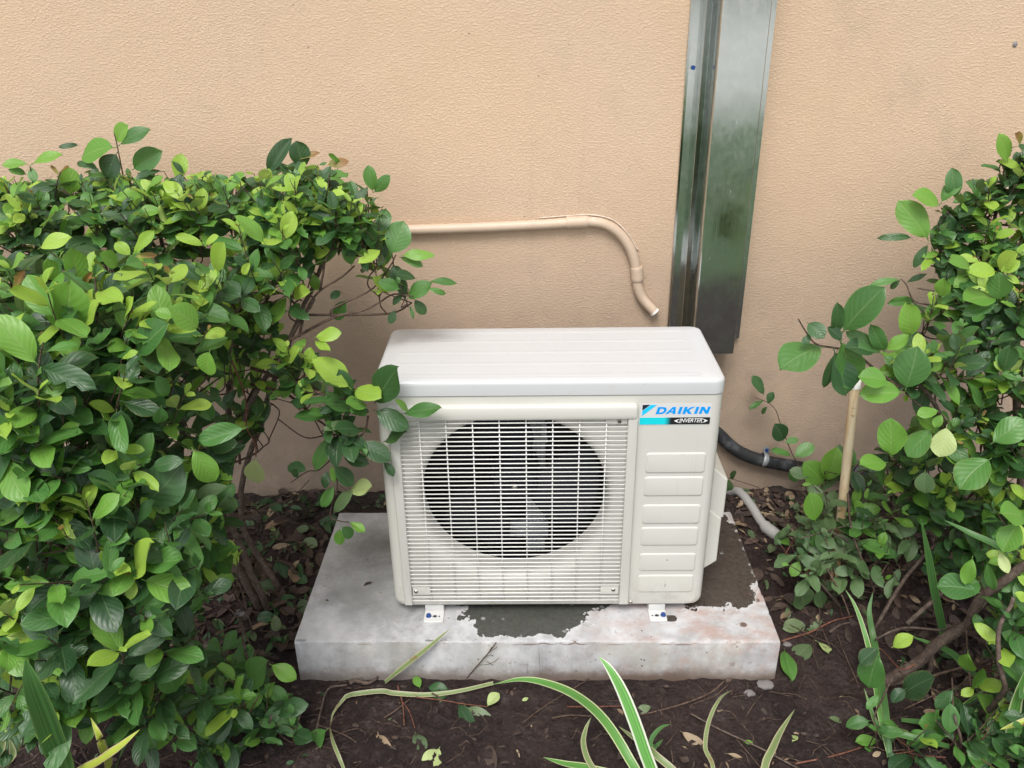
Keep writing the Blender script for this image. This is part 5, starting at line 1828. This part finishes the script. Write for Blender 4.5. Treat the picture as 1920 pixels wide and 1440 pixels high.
# ================================================================== THINGS LYING ON THE SOIL
def lying_leaf(name, label, a, b, key, width, curl=.0, shape=None, lift=.004, cat='fallen leaf'):
    p0, p1 = ground_pt(*a, lift), ground_pt(*b, lift + curl)
    lf = Leaf(p0, p1 - p0, Vector((rnd.uniform(-.3, .3), rnd.uniform(-.5, .1), 1)), (p1 - p0).length, key, rnd.choice((0, 1, 2, 3, 4, 5, 6, 9)), sx=min(width, 1.3))
    o = bpy.data.objects.new(name, leaf_data(lf.shape, key))
    o.matrix_basis = lf.mat()
    COL.objects.link(o)
    tag(o, label, cat)


for row in (
    ('small oval bright green leaf on the soil touching the slab front', (788, 1292), (778, 1265), 'light', 1.2, .01),
    ('dark green leaf lying over the pale strap leaf, left one', (845, 1292), (800, 1288), 'dark', 1.0, .008),
    ('dark green folded leaf lying over the pale strap leaf, right one', (840, 1305), (815, 1300), 'dark', 1.6, .012),
    ('large dull green leaf drooping at the end of a fallen twig', (870, 1322), (922, 1366), 'fallen', 1.1, .004),
    ('narrow dark green leaf beside the large dull one on the fallen twig', (858, 1318), (888, 1366), 'dark', .6, .004),
    ('pale yellow-green torn leaf at the tip of the fallen twig', (912, 1326), (935, 1298), 'pale', 1.3, .01),
    ('brown curled dead leaf standing on the soil, left of centre', (708, 1372), (722, 1425), 'tan', .9, .012),
    ('green and brown patched small leaf on the open soil', (778, 1372), (795, 1402), 'fallen', 1.2, .006),
    ('ragged pale green leaf at the bottom edge of the bare soil', (825, 1400), (800, 1438), 'pale', 1.5, .006),
    ('narrow upright reddish brown dead leaf on the bare soil', (915, 1392), (922, 1438), 'dead', .7, .01),
    ('tiny yellow leaf scrap on the soil right of the fallen twig', (992, 1308), (980, 1312), 'pale', 1.2, .003),
    ('brown dead leaf between the twigs under the white-edged blades', (1275, 1370), (1322, 1400), 'tan', .7, .004),
    ('khaki triangular leaf scrap behind the white-edged blade', (1222, 1325), (1198, 1330), 'fallen', 1.6, .006),
    ('small bright green oval leaf alone on the soil at right', (1415, 1396), (1393, 1386), 'light', .8, .003),
    ('orange brown bark-like leaf scrap at bottom right of the soil', (1358, 1412), (1394, 1420), 'tan', .5, .003),
    ('curled reddish brown leaf near the bottom edge of the soil', (1272, 1420), (1292, 1428), 'dead', 1.6, .008),
    ('yellow-green leaf on the soil right of the slab corner', (1528, 1200), (1565, 1218), 'pale', 1.1, .004),
    ('dull green leaf tucked beside the slab front right corner', (1522, 1208), (1492, 1225), 'fallen', 1.1, .006),
    ('wide dark green leaf hanging at the slab right front corner', (1470, 1215), (1485, 1275), 'mid', .7, .004),
    ('dull greyish leaf flat on the soil beyond the right slab edge', (1510, 1170), (1468, 1178), 'fallen', 1.1, .006),
    ('half brown green leaf on the right soil near the bottom', (1552, 1345), (1580, 1350), 'fallen', 1.3, .004),
    ('small tan leaf on the right soil beside the strap leaves', (1600, 1328), (1612, 1335), 'tan', 1.2, .004),
    ('small pale leaf lying low on the right soil', (1485, 1392), (1493, 1375), 'pale', 1.4, .004),
    ('shiny silvery green leaf on the dark litter left of the slab', (468, 1102), (522, 1090), 'fallen', 1.6, .012),
    ('dark green leaf on the litter under the left shrub', (520, 1045), (540, 1090), 'dark', 1.2, .01),
    ('yellow-green leaf turned up in the litter left of the slab', (565, 1015), (590, 1020), 'fallen', 1.3, .012),
    ('green leaf curled upright in the litter by the wall, left', (552, 995), (575, 988), 'fallen', 1.6, .02),
    ('large dark green leaf in the shade near the left stems', (460, 1080), (505, 1060), 'dark', 1.2, .01),
    ('small green leaf of the litter close to the left shrub stem', (480, 1030), (455, 1040), 'dark', 1.2, .01),
    ('pale leaf sitting on the litter by the wall, left', (500, 985), (515, 990), 'pale', 1., .006),
):
    lying_leaf('fallen_leaf', row[0], row[1], row[2], row[3], row[4], row[5])


def ground_twig(label, pts, r0, r1, mat='twig', lift=.004, cat='twig', side=()):
    P = [ground_pt(px, py, lift) for px, py in pts]
    path = smooth_path(P, 4)
    base = path[0]
    rr = [r0 + (r1 - r0) * i / (len(path) - 1) for i in range(len(path))]
    vs, fs = tube_data([p_ - base for p_ in path], rr, 6)
    for sp in side:
        Q = smooth_path([ground_pt(px, py, lift + .003) for px, py in sp], 3)
        v2, f2 = tube_data([p_ - base for p_ in Q], [r1] * len(Q), 5)
        k = len(vs)
        vs += v2
        fs += [tuple(q + k for q in f) for f in f2]
    o = from_py('fallen_twig', vs, fs, MT[mat])
    o.location = base
    tag(o, label, cat)


ground_twig('long brown twig running from the slab edge to the shadowed soil centre', [(1358, 1277), (1330, 1300), (1280, 1320), (1225, 1335), (1200, 1340)], .0026, .0014)
ground_twig('thin forked twig just below the long brown one', [(1365, 1283), (1340, 1305), (1300, 1320), (1294, 1328)], .0016, .001)
ground_twig('straight thin twig slanting from the slab front towards bottom left', [(1106, 1272), (1060, 1300), (1020, 1325), (980, 1355)], .0014, .0010)
ground_twig('reddish horizontal twig behind the white-edged blades', [(1062, 1325), (1110, 1325), (1165, 1324)], .0018, .0012, 'redtwig')
ground_twig('crooked dark twig left of the withered curled blade', [(1036, 1346), (1070, 1341), (1110, 1343)], .0020, .0012)
ground_twig('pale straight dry stalk crossing the right soil', [(1295, 1338), (1350, 1368), (1420, 1400), (1480, 1432), (1500, 1442)], .0018, .0018, 'stem', .008)
ground_twig('reddish bare twig pair beneath the pale strap leaf', [(745, 1285), (755, 1320), (758, 1360)], .0020, .0012, 'redtwig', .006, side=[[(752, 1312), (768, 1335), (778, 1365)]])
ground_twig('short straight twig by the pale strap leaf', [(770, 1310), (745, 1330), (720, 1346)], .0022, .0016)
ground_twig('thin red stem of the fallen leafy twig', [(780, 1307), (830, 1313), (870, 1320), (914, 1325)], .0014, .0010, 'redtwig', .008)
ground_twig('tan bent stalk at left edge of the soil', [(592, 1375), (602, 1330), (615, 1292), (650, 1284)], .0020, .0018, 'stem', .02)
ground_twig('knobby brown root stub against the slab foot', [(655, 1280), (668, 1276), (690, 1281), (712, 1268)], .0060, .0030, 'stem', .006, 'root', side=[[(708, 1270), (706, 1258)]])
ground_twig('grey twig slanting at the lower left soil', [(575, 1352), (620, 1368), (650, 1380), (668, 1392)], .0018, .0012)
ground_twig('thin twig at right edge of the open soil', [(1430, 1300), (1410, 1325), (1398, 1345)], .0012, .0010)
ground_twig('fine twig rising at the bottom of the right soil', [(1380, 1385), (1410, 1420), (1430, 1445)], .0012, .0010)
ground_twig('reddish long twig along the bottom right soil', [(1490, 1432), (1560, 1418), (1620, 1400)], .0018, .0014, 'redtwig')
ground_twig('long dry twig from slab corner into the right shrub', [(1465, 1202), (1520, 1185), (1560, 1165), (1600, 1155)], .0024, .0016, 'redtwig')
ground_twig('broken brown twig below the creeping shrub', [(1555, 1185), (1575, 1172), (1598, 1166)], .0030, .0020, 'stem')
ground_twig('thin upright stalk at the bottom centre', [(1258, 1405), (1262, 1430)], .0016, .0014)
ground_twig('slim dark twig beside the right strap leaves', [(1570, 1190), (1590, 1240), (1612, 1290)], .0016, .0012)
# spidery dead twig leaning on the slab front
P = [gp_(875, 1272, .002), at(895, 1248, y=-.090), at(915, 1225, y=-.092), at(930, 1205, y=-.094)]
base = P[0]
vs, fs = tube_data([p_ - base for p_ in smooth_path(P, 4)], [.0013] * 13, 5)
for sp in ([(898, 1247), (915, 1246), (928, 1240), (935, 1234)], [(912, 1240), (924, 1247)], [(915, 1225), (922, 1213)], [(918, 1222), (932, 1214)], [(905, 1234), (918, 1228), (926, 1230)]):
    v2, f2 = tube_data([at(px, py, y=-.093) - base for px, py in sp], [.0006] * len(sp), 4)
    k = len(vs)
    vs += v2
    fs += [tuple(q + k for q in f) for f in f2]
o = from_py('branching_twig', vs, fs, MT['twig'])
o.location = base
tag(o, 'spidery dead twig leaning on the front face of the slab', 'twig')
# small stones
for px, py, r, lab in ((1435, 1284, .014, 'flat grey stone at the foot of the slab right corner'), (1405, 1300, .010, 'rough pale stone sunk in the soil at right'), (1475, 1208, .008, 'small grey pebble near the slab right corner'), (450, 1150, .012, 'grey stone in the shade of the left shrub')):
    c = ground_pt(px, py, r * .10)
    bm = bmesh.new()
    bmesh.ops.create_icosphere(bm, subdivisions=3, radius=r)
    for v in bm.verts:
        n_ = noise.noise(v.co * 90 + Vector((px, 0, 0))) * .35 + noise.noise(v.co * 220) * .12
        v.co = Vector((v.co.x * 1.2, v.co.y * .9, v.co.z * .5)) * (1 + n_)
    o = from_bm('stone', bm, MT['stone'], sharp=50)
    o.location = c
    tag(o, lab, 'stone')


# ---- loose litter nobody could count: dead leaves, chips and crumbs
def litter():
    V, F, U, T, MI = [], [], [], [], []
    keys = ['dead', 'tan', 'fallen', 'dark']
    off = 0

    def put(x, y, s, key, tilt=.35):
        nonlocal off
        z = gz(x, y) + .001 + s * .10
        a = rnd.uniform(0, 2 * math.pi)
        lf = Leaf((x, y, z), (math.cos(a), math.sin(a), rnd.gauss(0, tilt * .5)), (rnd.gauss(0, tilt), rnd.gauss(0, tilt), 1), s, key, sx=rnd.uniform(.5, 1.2))
        vs, fs, uvs = SHAPES[lf.shape]
        m_ = np.array(lf.mat())
        q_ = vs @ m_[:3, :3].T + m_[:3, 3]
        if q_[:, 1].max() > WALL_Y - .002:
            return
        q_[:, 2] = np.maximum(q_[:, 2], gz(x, y) - .006)
        V.append(q_)
        F.extend([tuple(q + off for q in f) for f in fs])
        U.extend(uvs)
        T.extend([rnd.random()] * len(vs))
        MI.extend([keys.index(key)] * len(fs))
        off += len(vs)
    pick = lambda w_: rnd.choices(keys, w_)[0]
    for _ in range(1700):
        x, y = rnd.uniform(-1.1, -.215), rnd.uniform(-.12, .49)
        put(x, y, rnd.uniform(.02, .06), pick((.66, .03, .11, .20)))
    for _ in range(1500):
        x, y = rnd.uniform(.83, 1.75), rnd.uniform(-.25, .49)
        if x < 1.08 and y < .05:
            continue
        put(x, y, rnd.uniform(.018, .055), pick((.70, .13, .11, .06)))
    for _ in range(240):
        put(rnd.uniform(.80, 1.1), rnd.uniform(.30, .49), rnd.uniform(.012, .04), pick((.5, .4, .08, .02)))
    for _ in range(120):
        put(rnd.uniform(-.2, .82), rnd.uniform(.40, .49), rnd.uniform(.02, .045), pick((.7, .1, .15, .05)))
    for _ in range(800):
        x, y = rnd.uniform(-.7, 1.4), rnd.uniform(-.5, -.095)
        put(x, y, rnd.uniform(.004, .020) * (1.5 if rnd.random() < .05 else 1), pick((.8, .16, .03, .01)), .5)
    me = bpy.data.meshes.new('leaf_litter')
    me.from_pydata(np.concatenate(V).tolist(), [], F)
    uvl = me.uv_layers.new(name='UVMap')
    li = np.empty(len(me.loops), dtype=np.int32)
    me.loops.foreach_get('vertex_index', li)
    uvl.data.foreach_set('uv', np.array(U)[li].ravel())
    me.attributes.new('tint', 'FLOAT', 'POINT').data.foreach_set('value', T)
    for k in keys:
        me.materials.append(LEAF[k])
    me.polygons.foreach_set('material_index', MI)
    tag(mobj('leaf_litter', me, None), 'dead brown leaves covering the ground under the shrubs', kind='stuff')
    # soil crumbs and chips
    V, F = [], []
    base = [(1, 0, 0), (-1, 0, 0), (0, 1, 0), (0, -1, 0), (0, 0, 1), (0, 0, -1)]
    tri = [(0, 2, 4), (2, 1, 4), (1, 3, 4), (3, 0, 4), (2, 0, 5), (1, 2, 5), (3, 1, 5), (0, 3, 5)]
    for _ in range(26000):
        x, y = rnd.uniform(-.75, 1.6), rnd.uniform(-.5, .49)
        if -.2 < x < .81 and -.088 < y < .384:
            continue
        s = rnd.uniform(.0006, .0026) * (2.2 if rnd.random() < .08 else 1)
        z = gz(x, y)
        k = len(V)
        for b in base:
            V.append((x + b[0] * s * rnd.uniform(.6, 1.6), y + b[1] * s * rnd.uniform(.6, 1.6), z + s * .4 + b[2] * s * rnd.uniform(.5, 1)))
        F += [tuple(k + q for q in t_) for t_ in tri]
    tag(from_py('soil_crumbs', V, F, MT['soil'], smooth=False), 'crumbs of dark soil on the bed', kind='stuff')
    V, F = [], []
    for _ in range(800):
        x, y = rnd.uniform(-.9, 1.6), rnd.uniform(-.5, .48)
        if -.22 < x < .83 and -.10 < y < .40:
            continue
        L_ = rnd.uniform(.015, .08) if y < -.09 and -.3 < x < 1.0 else rnd.uniform(.04, .16)
        a = rnd.uniform(0, math.pi)
        pts = []
        cx, cy = x, y
        for i in range(5):
            pts.append(Vector((cx, cy, gz(cx, cy) + rnd.uniform(.0005, .004) + (.01 if L_ > .1 else 0))))
            a += rnd.gauss(0, .3)
            cx += math.cos(a) * L_ / 4
            cy += math.sin(a) * L_ / 4
        if any(p_.y > .49 or (-.21 < p_.x < .815 and -.09 < p_.y < .39) for p_ in pts):
            continue
        vs, fs = tube_data(pts, rnd.uniform(.0004, .0012), 4, False)
        k = len(V)
        V += vs
        F += [tuple(q + k for q in f) for f in fs]
    tag(from_py('fine_roots', V, F, MT['twig']), 'fine roots and stalks scattered over the soil', kind='stuff')


litter()
# a few crumbs of leaf and dirt dropped on the slab
slab_bits = []
for i, (px, py, key) in enumerate(((700, 1092, 'dead'), (617, 1126, 'dark'), (716, 1112, 'tan'), (1400, 1112, 'dead'))):
    p_ = at(px, py, z=.002)
    lf = Leaf(p_, (rnd.uniform(-1, 1), rnd.uniform(-1, 1), .1), (0, 0, 1), (.022, .008, .006, .014)[i], key, sx=1.2)
    o = bpy.data.objects.new('leaf_scrap', leaf_data(lf.shape, key))
    o.matrix_basis = lf.mat()
    COL.objects.link(o)
    tag(o, ('curled brown leaf scrap on the slab left of the condenser', 'tiny green leaf scrap on the slab left side', 'tiny tan fleck on the slab beside the condenser', 'dark brown scrap on the slab right side')[i], 'leaf scrap')
